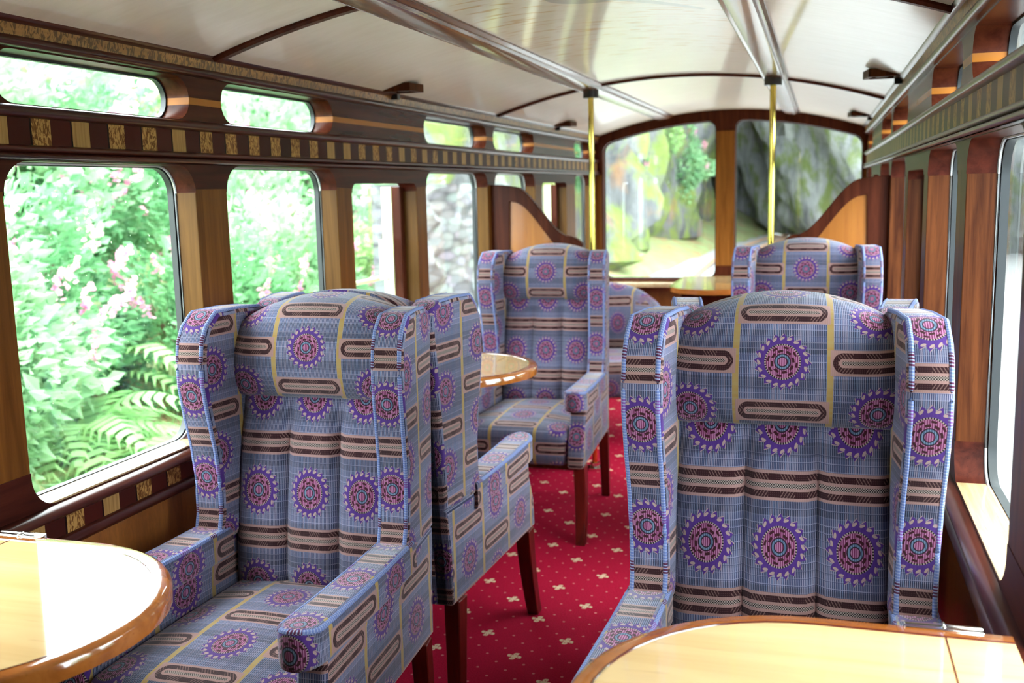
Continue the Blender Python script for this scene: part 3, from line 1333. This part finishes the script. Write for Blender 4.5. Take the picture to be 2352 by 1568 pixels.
    for sd in (-1, 1):
        xi, xo = .205, HW
        mb = nm()
        xc = (xi + xo) / 2

        def wfn(p, a, sd=sd):
            # a runs over the thickness; the wing flares a little towards its front
            fl = .012 * max(0, (.62 - p[0]) / .25) * max(0, min(1, (p[1] - .6) / .3))
            return (sd * (a + fl), p[0], p[1])
        prof = wing_front + wing_rear
        za = []
        L = 0
        for p, q in zip(wing_front, wing_front[1:]):
            L += sqrt((p[0] - q[0]) ** 2 + (p[1] - q[1]) ** 2)
        mb.pad(prof, wfn, xi, xo, .014, lambda s, a, p: (a - xc, s + .575 - .913), lambda p: (p[0] - .425 + (.0 if sd > 0 else .0), p[1] - .868 - .1))
        w = mb.build('wing', 'fabric', t, smooth=50)
        mb = nm()
        for a in (xi + .008, xo - .008):
            bl = [max(0, min(1, (10 - k) / 4)) for k in range(len(wing_front))]
            pts = [wfn((p[0] + .004 * w_, p[1] - .004 * (1 - w_)), a) for p, w_ in zip(wing_front, bl)]
            fine = []
            for p, q in zip(pts, pts[1:]):
                for k in range(3):
                    fine.append(tuple(p[j] + (q[j] - p[j]) * k / 3 for j in range(3)))
            fine.append(pts[-1])
            mb.tube(fine, .0052, 8)
        mb.build('piping', 'piping', w)
        # arm panel
        mb = nm()
        ap = [(.010, .297), (.004, .34), (.010, .39), (.028, .435), (.046, .475), (.050, .52), (.050, .545), (.20, .545), (.42, .56), (yb(.56), .56), (yb(.45), .45), (yb(.297), .297)]
        mb.pad(ap, lambda p, a: (sd * a, p[0], p[1]), .222, HW - .002, .010, lambda s, a, p: (a - .255, p[1] - .42), lambda p: (p[0] - .13, p[1] - .485 + .1))
        ar = mb.build('arm', 'fabric', t, smooth=50)
        # arm pad with a rounded front
        mb = nm()
        pw0, pw1 = .203, HW + .006
        pc = (pw0 + pw1) / 2
        rr = (pw1 - pw0) / 2
        plan = [(pc + rr * .98 * cos(radians(a)), .045 + rr * 1.1 * sin(radians(a))) for a in range(180, 361, 15)] + [(pw1, .14), (pw1, .26), (pw1, .45), (pw0, .45), (pw0, .26), (pw0, .14)]

        def pfn(p, a):
            dip = -.018 * max(0, min(1, p[1] / .4)) + .010 * max(0, min(1, p[1] / .4)) ** 3
            cr = .008 * (1 - ((p[0] - pc) / rr) ** 2) if a > .56 else 0
            return (sd * p[0], p[1], a + dip + max(0, cr))
        arcs = [0]
        for p, q in zip(plan, plan[1:]):
            arcs.append(arcs[-1] + sqrt((p[0] - q[0]) ** 2 + (p[1] - q[1]) ** 2))
        half = arcs[6]
        mb.pad(plan, pfn, .520, .594, .012, lambda s, a, p: (s - half, a - .552), lambda p: (p[0] - pc, p[1] - .03))
        pd = mb.build('arm_pad', 'fabric', ar, smooth=55)
        mb = nm()
        edge = [(pw0 + .006, .44)] + [(pw0 + .006, .30), (pw0 + .006, .16)] + [(pc + (rr - .006) * cos(radians(a)), .045 + (rr - .006) * 1.1 * sin(radians(a))) for a in range(180, 361, 15)] + [(pw1 - .006, .16), (pw1 - .006, .30), (pw1 - .006, .44)]
        mb.tube([pfn(p, .5885) for p in edge], .0058, 8)
        mb.build('arm_piping', 'piping', ar)
    # legs
    for sd in (-1, 1):
        mb = nm()
        secs = []
        for k in range(9):
            u = k / 8
            z = .30 * (1 - u)
            h = .023 - .005 * u
            yc = .045 - .045 * u ** 2
            secs.append([mb.vert((sd * (.262 + .012 * u) + sx * h, yc + sy * h, z)) for sx, sy in ((-1, -1), (1, -1), (1, 1), (-1, 1))])
        for a, b in zip(secs, secs[1:]):
            for k in range(4):
                mb.face((a[k], a[(k + 1) % 4], b[(k + 1) % 4], b[k]))
        mb.face(secs[0])
        mb.face(secs[-1])
        mb.build('leg', 'leg_mahogany', t, smooth=30, bevel=.003)
        mb = nm()
        a = [mb.vert((sd * .262 + sx * .024, .545 + sy * .024, .30)) for sx, sy in ((-1, -1), (1, -1), (1, 1), (-1, 1))]
        b = [mb.vert((sd * .268 + sx * .019, .565 + sy * .019, 0)) for sx, sy in ((-1, -1), (1, -1), (1, 1), (-1, 1))]
        for k in range(4):
            mb.face((a[k], a[(k + 1) % 4], b[(k + 1) % 4], b[k]))
        mb.face(a)
        mb.face(b)
        mb.build('leg', 'leg_mahogany', t, smooth=30, bevel=.003)
    return t


XLC, XRC = -1.125, -.062
chair = make_chair('left foreground wing chair facing the camera, behind the left round-ended table')
chair.location = (XLC + .002, 1.56 + .3, 0)
chair.scale = (1, 1, .988)
dup(chair, (XLC - .005, 2.91 - .3, 0), pi, 'wing chair facing away, back to back with the left foreground chair')
dup(chair, (XLC, 3.70 + .3, 0), 0, 'left wing chair facing the camera in front of the left partition', (1, 1, .982))
dup(chair, (XRC, 1.395 + .3, 0), 0, 'right foreground wing chair facing the camera, behind the right table', (1.01, 1, 1.012))
dup(chair, (XRC, 2.86 - .3, 0), pi, 'wing chair facing away, mostly hidden behind the right foreground chair')
dup(chair, (XRC + .01, 3.62 + .3, 0), 0, 'right wing chair facing the camera in front of the right partition', (1, 1, 1))


# ------------------------------------------------------------------ tables
def stadium(r, L, n=24):
    """wall at x = 0, the rounded end at x = L; widths +-r"""
    return [(0, -r)] + [(L - r + r * cos(radians(a)), r * sin(radians(a))) for a in [-90 + 180 * k / n for k in range(n + 1)]] + [(0, r)]


def make_table(label, r, L, hinge):
    ZT = .74
    t = thing('folding_table', label, 'table', (0, 0, 0), 0, 'round-ended tables')
    fn = lambda p, d: (p[0], p[1], d)
    mb = MB()
    top = stadium(r - .028, L - .028)
    mb.prism(top, fn, ZT - .026, ZT)
    mb.build('tabletop', 'table_maple', t, smooth=30)
    mb = MB()
    o, i = stadium(r, L), stadium(r - .0285, L - .0285)
    N = len(o)
    prof = [(1, -.028), (0, -.028), (0, -.006), (.12, -.001), (.3, .0012), (1, .0008)]
    rings = []
    for f, dz in prof:
        rings.append([mb.vert((o[k][0] + (i[k][0] - o[k][0]) * f if k not in (0, N - 1) else 0, o[k][1] + (i[k][1] - o[k][1]) * f, ZT + dz)) for k in range(N)])
    for a, b in zip(rings, rings[1:]):
        for k in range(N - 1):
            mb.face((a[k], a[k + 1], b[k + 1], b[k]))
    mb.build('edge_band', 'table_edge', t, smooth=50)
    mb = MB()
    lp = stadium(r - .0288, L - .0288)
    mb.tube([(p[0], p[1], ZT) for p in lp], .0019, 6)
    mb.build('string_inlay', 'string_inlay', t)
    mb = MB()
    mb.box(hinge - .0012, hinge + .0012, -r + .002, r - .002, ZT - .027, ZT + .0004)
    mb.build('leaf_joint', 'string_inlay', t, smooth=0)
    for sd in (-1, 1):
        mb = MB()
        mb.box(hinge - .05, hinge + .05, sd * (r - .004) - .007, sd * (r - .004) + .007, ZT + .0005, ZT + .0025)
        mb.box(hinge - .05, hinge + .05, sd * (r + .003) - .003, sd * (r + .003) + .003, ZT - .018, ZT + .004)
        mb.tube([(hinge, sd * r - .012, ZT + .002), (hinge, sd * r + .004, ZT + .002)], .003, 8)
        mb.build('hinge', 'chrome', t, smooth=40, bevel=.001)
    # bracket leg swinging out of the wall
    mb = MB()
    mb.prism([(0, ZT - .028), (L * .78, ZT - .028), (L * .76, ZT - .06), (L * .45, ZT - .10), (.10, ZT - .30), (.05, ZT - .42), (0, ZT - .42)],
             lambda p, d: (p[0], d, p[1]), -.014, .014)
    mb.build('bracket', 'mahogany_upright', t, smooth=30, bevel=.003)
    mb = MB()
    mb.tube([(L * .72, 0, ZT - .028), (L * .72, 0, ZT - .050)], .007, 10)
    mb.tube([(L * .72, 0, ZT - .050), (L * .72, 0, ZT - .056), (L * .72, 0, ZT - .066), (L * .72, 0, ZT - .070)], .013, 12, taper=[.6, 1, 1, .5])
    mb.build('knob', 'brass', t)
    return t


tb = make_table('left foreground round-ended maple table glaring white with window light', .295, .548, .085)
tb.location = (XL + .018, 1.160, 0)
t2 = dup(tb, (XL + .022, 3.30, 0), 0, 'round-ended maple table between the two farther left wing chairs')
t3 = dup(tb, (XR - .020, 1.133, 0), pi, 'right foreground round-ended maple table at the bottom edge of the picture')

# observation end: end table and tub chair
t = thing('end_table', 'pale round-ended table against the end wall under the middle window pillar', 'table', (XC, YE - .135, 0))
mb = MB()
mb.prism(stadium(.25, .92), lambda p, d: (p[1], -p[0], d), .715, .74)
mb.build('tabletop', 'table_maple', t, smooth=30)
mb = MB()
o, i = stadium(.262, .932), stadium(.249, .919)
for z0, z1 in ((.712, .742),):
    a = [mb.vert((p[1], -p[0], z0)) for p in o]
    b = [mb.vert((p[1], -p[0], z1)) for p in o]
    c = [mb.vert((p[1], -p[0], z1)) for p in i]
    for k in range(len(o) - 1):
        mb.face((a[k], a[k + 1], b[k + 1], b[k]))
        mb.face((b[k], b[k + 1], c[k + 1], c[k]))
mb.build('edge_band', 'table_edge', t, smooth=40)
mb = MB()
mb.box(-.19, .19, -.72, -.0, .0, .712)
mb.build('cabinet', 'mahogany_upright', t, smooth=0, bevel=.006)


def tub_chair(label, loc, rotz):
    t = thing('tub_chair', label, 'armchair', loc, rotz)
    Ro, Ri = .33, .235
    mb = MB()
    NA = 40
    g = []
    for k in range(NA + 1):
        a = radians(-52 + 284 * k / NA)          # opening towards -y
        bk = .5 + .5 * sin(a)                     # 1 at the back
        zt = .60 + .20 * max(0, sin(a)) ** .8 if sin(a) > 0 else .60 + .0 * bk
        ring = []
        lean = .05 * max(0, sin(a))
        for (r, z) in ((Ro - .03, .22), (Ro, .40), (Ro + lean, zt - .06), (Ro + lean - .012, zt - .018), (Ro + lean - .045, zt), (Ri + lean + .012, zt - .018), (Ri + lean, zt - .06), (Ri + .02, .42), (Ri + .03, .40)):
            groove = .010 * (1 - abs(sin(a * 6)) ** .4) if r < Ri + lean + .02 else 0
            ring.append((mb.vert(((r + groove) * cos(a), (r + groove) * sin(a) + .02, z)), (a * .29, z if r > Ri + .04 else .9 - z)))
        g.append(ring)
    for a, b in zip(g, g[1:]):
        for k in range(len(a) - 1):
            q = [a[k], b[k], b[k + 1], a[k + 1]]
            mb.face([v[0] for v in q], [v[1] for v in q])
    mb.face([v[0] for v in g[0]], [v[1] for v in g[0]])
    mb.face([v[0] for v in g[-1]], [v[1] for v in g[-1]])
    mb.build('tub_back', 'fabric', t, smooth=60)
    mb = MB()
    mb.rbox(-.24, .24, -.31, .22, .24, .43, .04, 5, .02, lambda p, ax: (p.x, p.y) if ax == 2 else (p.x + p.y, p.z - .3))
    mb.build('seat', 'fabric', t, smooth=60)
    for sx, sy in ((-1, -1), (1, -1), (-1, 1), (1, 1)):
        mb = MB()
        mb.tube([(sx * .20, sy * .20, .25), (sx * .23, sy * .23, 0)], .022, 8, taper=[1, .7])
        mb.build('leg', 'leg_mahogany', t)
    return t


tub_chair('patterned tub chair beyond the left partition near the end windows', (-1.10, 5.45, 0), radians(20))

# ------------------------------------------------------------------ outside
GZ = -.75


def hill(x0, x1, nx, y0, y1, ny, fz, name, mat, kind='structure'):
    mb = MB()
    g = [[mb.vert((x0 + (x1 - x0) * i / nx, y0 + (y1 - y0) * j / ny, fz(x0 + (x1 - x0) * i / nx, y0 + (y1 - y0) * j / ny))) for j in range(ny + 1)] for i in range(nx + 1)]
    for i in range(nx):
        for j in range(ny):
            mb.face((g[i][j], g[i + 1][j], g[i + 1][j + 1], g[i][j + 1]))
    o = mb.build(name, mat, smooth=60)
    o['kind'] = kind
    return o


rng = random.Random(3)
PH = [(rng.uniform(.3, 2.2), rng.uniform(.3, 2.2), rng.uniform(0, 6.3)) for _ in range(9)]


def bumpy(x, y, amp=1.0):
    return amp * sum(sin(a * x + b * y + c) / (1.0 + a + b) for a, b, c in PH)


def bank_x(y):
    """toe of the left bank"""
    ks = [(-99, -2.9), (8, -2.9), (21, -4.0), (34, -3.3), (50, -1.5), (99, 3)]
    for (a, p), (b, q) in zip(ks, ks[1:]):
        if y <= b:
            return p + (q - p) * (y - a) / (b - a)
    return 3


def bank_z(x, y):
    d = bank_x(y) - x
    if d < 0:
        return GZ - .25
    lim = 3.0 if y < 11 else 3.0 + (y - 11) * .5
    e = min(d, lim)
    return GZ + e * .36 + .055 * e * e + bumpy(x, y, .10) * min(1, d)


hill(-14, -1.0, 52, -8, 62, 140, bank_z, 'grass_bank', 'bank_grass')
hill(-40, 60, 10, -30, 90, 12, lambda x, y: GZ - .06, 'gravel_ground', 'gravel')


def foliage(mb, n, rx, ry, rz, leaf, seed, shell=.55, base=0):
    r = random.Random(seed)
    for _ in range(n):
        while True:
            p = Vector((r.uniform(-1, 1), r.uniform(-1, 1), r.uniform(-1, 1)))
            if shell < p.length < 1:
                break
        lump = 1 + .22 * sin(p.x * 5 + seed) * sin(p.y * 4.3 + 1) + .15 * sin(p.z * 6 + seed * 2)
        c = Vector((p.x * rx, p.y * ry, p.z * rz)) * lump
        c.z += base
        d = Vector((p.x + r.uniform(-.8, .8), p.y + r.uniform(-.8, .8), p.z * .6 + r.uniform(-.5, .7))).normalized()
        s = d.cross(Vector((r.uniform(-1, 1), r.uniform(-1, 1), r.uniform(-1, 1)))).normalized()
        l = leaf * r.uniform(.7, 1.4)
        nn = d.cross(s) * l * .12
        i = [mb.vert(c), mb.vert(c + d * l * .5 + s * l * .26 + nn), mb.vert(c + d * l), mb.vert(c + d * l * .5 - s * l * .26 + nn)]
        mb.face(i)


def blossoms(mb, n, rx, ry, rz, seed, base=0):
    r = random.Random(seed)
    for _ in range(n):
        a = r.uniform(0, 2 * pi)
        e = r.uniform(-.3, 1)
        q = sqrt(max(0, 1 - e * e))
        c = Vector((cos(a) * q * rx, sin(a) * q * ry, e * rz + base)) * 1.03
        d = Vector((cos(a) * .5, sin(a) * .5, 1 + r.uniform(-.5, .5))).normalized()
        for k in range(26):
            u = k / 26
            p = c + d * (.18 * u) + Vector((r.uniform(-1, 1), r.uniform(-1, 1), r.uniform(-1, 1))) * .05 * (1.1 - u)
            s = Vector((r.uniform(-1, 1), r.uniform(-1, 1), r.uniform(-1, 1))).normalized()
            w = s.cross(Vector((.3, .5, .8))).normalized()
            h = .022
            mb.face([mb.vert(p + s * h), mb.vert(p + w * h), mb.vert(p - s * h), mb.vert(p - w * h)])


def make_shrub(seed, mat, rx, ry, rz, leaf, n, nb):
    t = thing('flowering_shrub' if nb else 'leafy_shrub', '', 'shrub')
    mb = MB()
    foliage(mb, n, rx, ry, rz, leaf, seed, .5, rz * .9)
    mb.build('foliage', mat, t, smooth=0)
    mb = MB()
    r = random.Random(seed)
    for k in range(5):
        a = r.uniform(0, 6.28)
        mb.tube([(0, 0, -.2), (cos(a) * rx * .3, sin(a) * ry * .3, rz * .8), (cos(a) * rx * .6, sin(a) * ry * .6, rz * 1.4)], .025, 6, taper=[1, .7, .3])
    mb.build('stems', 'bark', t)
    if nb:
        mb = MB()
        blossoms(mb, nb, rx, ry, rz, seed + 50, rz * .9)
        mb.build('blossoms', 'blossom_pink', t, smooth=0)
    return t


protos = [make_shrub(11, 'leaf_green', .95, .95, .85, .10, 5200, 46), make_shrub(23, 'leaf_pale', 1.0, 1.0, .95, .12, 5200, 28),
          make_shrub(37, 'leaf_lime', .9, .9, .9, .10, 4600, 0), make_shrub(41, 'leaf_green', 1.1, 1.1, 1.2, .14, 5200, 0)]
used = set()
shrub_spots = []
r = random.Random(5)
for row, (dx, step) in enumerate(((1.8, 1.3), (2.9, 1.4), (4.3, 1.6))):
    y = 1.2 + row * .4
    while y < 13 + row * 2:
        shrub_spots.append((bank_x(y) - dx + r.uniform(-.35, .35), y + r.uniform(-.3, .3), row))
        y += step
kinds = {0: 'pink-flowering green shrub', 1: 'pale green flowering shrub', 2: 'lime green leafy shrub', 3: 'dark leafy shrub'}
rows = {0: 'on the lower bank outside the left windows', 1: 'halfway up the bank outside the left windows', 2: 'high on the bank outside the left windows', 3: 'at the top of the bank outside the left windows'}
cnt = {}
for x, y, row in shrub_spots:
    k = r.choice((0, 1)) if row < 2 and y < 7 else r.choice((0, 0, 1, 1, 2)) if row < 2 else r.choice((0, 1, 3, 2))
    s = r.uniform(.75, 1.05) + row * .12
    lab = '%s %s' % (kinds[k], rows[row])
    grp = '%ss %s' % (kinds[k], rows[row])
    loc = (x, y, bank_z(x, y) - .25)
    if k in used:
        o = dup(protos[k], loc, r.uniform(0, 6.28), lab, (s, s, s))
    else:
        o = protos[k]
        o.location = loc
        o.scale = (s, s, s)
        o['label'] = lab
        used.add(k)
    o['group'] = grp
for k, p in enumerate(protos):
    if k not in used:
        p.location = (-9, 6, bank_z(-9, 6))
        p['label'] = kinds[k] + ' at the top of the bank outside'


def make_fern(seed):
    t = tag(bpy.data.objects.new('tmp', None), '', 'fern')
    bpy.data.objects.remove(t)
    mb = MB()
    r = random.Random(seed)
    for f in range(13):
        a = f / 13 * 6.28 + r.uniform(-.2, .2)
        L = r.uniform(.6, .95)
        tilt = r.uniform(.7, 1.1)
        pts = []
        for k in range(15):
            u = k / 14
            pts.append(Vector((cos(a) * L * u * .75, sin(a) * L * u * .75, L * (tilt * u - .95 * u * u))))
        sdv = Vector((-sin(a), cos(a), 0))
        for k in range(1, 14):
            u = k / 14
            w = .16 * sin(pi * (u * .85 + .12))
            d = (pts[k + 1] - pts[k - 1]).normalized()
            for sg in (-1, 1):
                p = pts[k]
                tip = p + sdv * sg * w + d * .05 - Vector((0, 0, .03))
                h = L / 14 * .55
                mb.face([mb.vert(p - d * h * .6), mb.vert(p + sdv * sg * w * .5 - d * h * .35), mb.vert(tip), mb.vert(p + sdv * sg * w * .5 + d * h * .7), mb.vert(p + d * h * .6)])
    o = mb.build('fern', 'fern_green', None, smooth=0)
    return o


fern0 = make_fern(2)
tag(fern0, 'bright green fern on the bank outside the nearest left window', 'fern', 'ferns on the lower bank')
first = True
for _ in range(34):
    y = r.uniform(.9, 6.0)
    d = r.uniform(.55, 2.0)
    x = bank_x(y) - d
    o = fern0 if first else fern0.copy()
    if not first:
        COL.objects.link(o)
    first = False
    o.location = (x, y, bank_z(x, y) - .03)
    o.rotation_euler = (r.uniform(-.2, .2), r.uniform(0, .35), r.uniform(0, 6.28))
    s = r.uniform(.7, 1.25)
    o.scale = (s, s, s)
    o['label'] = 'bright green fern on the lower bank outside the left windows'

# grass tufts on the lower bank
mb = MB()
for _ in range(9000):
    y = r.uniform(0, 7.1)
    d = r.uniform(.0, 1.7)
    x = bank_x(y) - d
    z = bank_z(x, y)
    a = r.uniform(0, 6.28)
    h = r.uniform(.05, .16)
    w = .006
    i = [mb.vert((x - w * cos(a), y - w * sin(a), z - .01)), mb.vert((x + w * cos(a), y + w * sin(a), z - .01)), mb.vert((x + r.uniform(-.06, .06), y + r.uniform(-.06, .06), z + h))]
    mb.face(i)
tag(mb.build('grass', 'leaf_lime', smooth=0), 'pale grass at the foot of the bank outside the left windows', 'grass', kind='stuff')

# dry-stone wall outside the third left window
mb = MB()
nx, nz = 40, 14
yw0, yw1 = 7.3, 10.2
g = [[mb.vert((-3.0 + .05 * bumpy(k * .7, j * 1.3) - .08 * j / nz, yw0 + (yw1 - yw0) * k / nx, GZ + 2.15 * j / nz)) for j in range(nz + 1)] for k in range(nx + 1)]
b = [[mb.vert((-3.35, yw0 + (yw1 - yw0) * k / nx, GZ + 2.15 * j / nz)) for j in range(nz + 1)] for k in range(nx + 1)]
for k in range(nx):
    for j in range(nz):
        mb.face((g[k][j], g[k + 1][j], g[k + 1][j + 1], g[k][j + 1]))
        mb.face((b[k][j], b[k + 1][j], b[k + 1][j + 1], b[k][j + 1]))
    mb.face((g[k][nz], g[k + 1][nz], b[k + 1][nz], b[k][nz]))
for k in (0, nx):
    for j in range(nz):
        mb.face((g[k][j], g[k][j + 1], b[k][j + 1], b[k][j]))
tag(mb.build('stone_wall', 'dry_stone', smooth=50), 'grey dry-stone wall outside the left window before the partition', 'wall')


# cliffs ahead of the carriage
def cliff(name, label, pts, height, lean, seed, mat='slate_rock'):
    """pts: plan line; face rises with a lean away from the track"""
    mb = MB()
    rr_ = random.Random(seed)
    n, nz = 60, 24
    L = [0]
    for p, q in zip(pts, pts[1:]):
        L.append(L[-1] + sqrt((p[0] - q[0]) ** 2 + (p[1] - q[1]) ** 2))

    def at(s):
        for k in range(len(pts) - 1):
            if s <= L[k + 1] or k == len(pts) - 2:
                u = (s - L[k]) / (L[k + 1] - L[k])
                p, q = pts[k], pts[k + 1]
                d = Vector((q[0] - p[0], q[1] - p[1], 0)).normalized()
                return Vector((p[0] + (q[0] - p[0]) * u, p[1] + (q[1] - p[1]) * u, 0)), Vector((-d.y, d.x, 0))
    g = []
    for i in range(n + 1):
        p, nn = at(L[-1] * i / n)
        row = []
        for j in range(nz + 1):
            z = height * j / nz
            off = lean * z + .55 * bumpy(p.x * .9 + z * .3, p.y * .9 - z * .5) + .35 * bumpy(p.x * 2.3, p.y * 2.1 + z * 1.1) + rr_.uniform(-.07, .07)
            if j == 0:
                off = -.3
            row.append(mb.vert((p.x + nn.x * off, p.y + nn.y * off, GZ - .05 + z)))
        g.append(row)
    for i in range(n):
        for j in range(nz):
            mb.face((g[i][j], g[i + 1][j], g[i + 1][j + 1], g[i][j + 1]))
    o = mb.build(name, mat, smooth=35)
    return tag(o, label, 'cliff')


cliff('rock_cliff', 'mossy grey rock face seen through the left end window', [(-9, 62), (-5.6, 45), (-4.3, 34), (-4.9, 24), (-5.4, 12)], 11, .10, 1, 'mossy_rock')
cliff('rock_cliff', 'bare grey rock face seen through the right end window', [(15, 22), (8, 28), (3.5, 32), (-.2, 38), (-2.6, 46), (-6, 54)], 13, .30, 2)
far_trees = [(-5.0, 25, .6, 0), (-4.9, 29, 2.2, 2), (-4.6, 33, .9, 1), (-5.3, 22, 2.6, 2), (-5.2, 37, 3.0, 2), (-5.5, 19, 1.0, 0), (-4.9, 27, 4.3, 0), (-5.6, 41, 1.2, 2), (4.6, 32, 4.2, 2), (1.6, 36.5, 4.6, 2), (-.6, 40.5, 5.0, 1), (6.3, 31, 2.3, 0), (2.6, 35.5, 1.6, 2)]
for n_, (x, y, z, k) in enumerate(far_trees):
    s = 1.0 + (n_ * 37 % 10) * .045
    o = dup(protos[k], (x, y, z), n_ * 1.3, ['green flowering bush', 'pale flowering bush', 'lime green bush', 'dark green tree'][k] + ' growing on the %s rock face beyond the end windows' % ('left' if x < 0 else 'right'), (s, s, s))
    o['group'] = 'bushes on the rock faces'

# track and lineside
def rail(pts, label):
    mb = MB()
    P = []
    for (x0, y0), (x1, y1) in zip(pts, pts[1:]):
        for k in range(6):
            P.append((x0 + (x1 - x0) * k / 6, y0 + (y1 - y0) * k / 6, GZ + .06))
    P.append((*pts[-1], GZ + .06))
    mb.tube(P, .045, 6)
    tag(mb.build('rail', 'steel_rail'), label, 'rail', 'railway rails')


rail([(-.93, 7.6), (-1.6, 15), (-2.7, 23), (-2.75, 30), (-2.0, 38), (0, 46)], 'left railway rail curving ahead beyond the end windows')
rail([(-.33, 7.6), (-1.0, 15), (-2.1, 23), (-2.15, 30), (-1.4, 37.6), (.5, 45.5)], 'right railway rail curving ahead beyond the end windows')

# open verge on the right of the carriage
for n_, (x, y, k, s) in enumerate([(5.5, 2.5, 1, 1.2), (6.5, 5.5, 0, 1.4), (6.0, -1.5, 2, 1.2), (7.0, 9, 3, 1.7), (5.8, 12.5, 1, 1.4)]):
    o = dup(protos[k], (x, y, GZ), n_ * 1.7, kinds[k] + ' on the verge outside the right windows', (s, s, s))
    o['group'] = 'shrubs on the right verge'
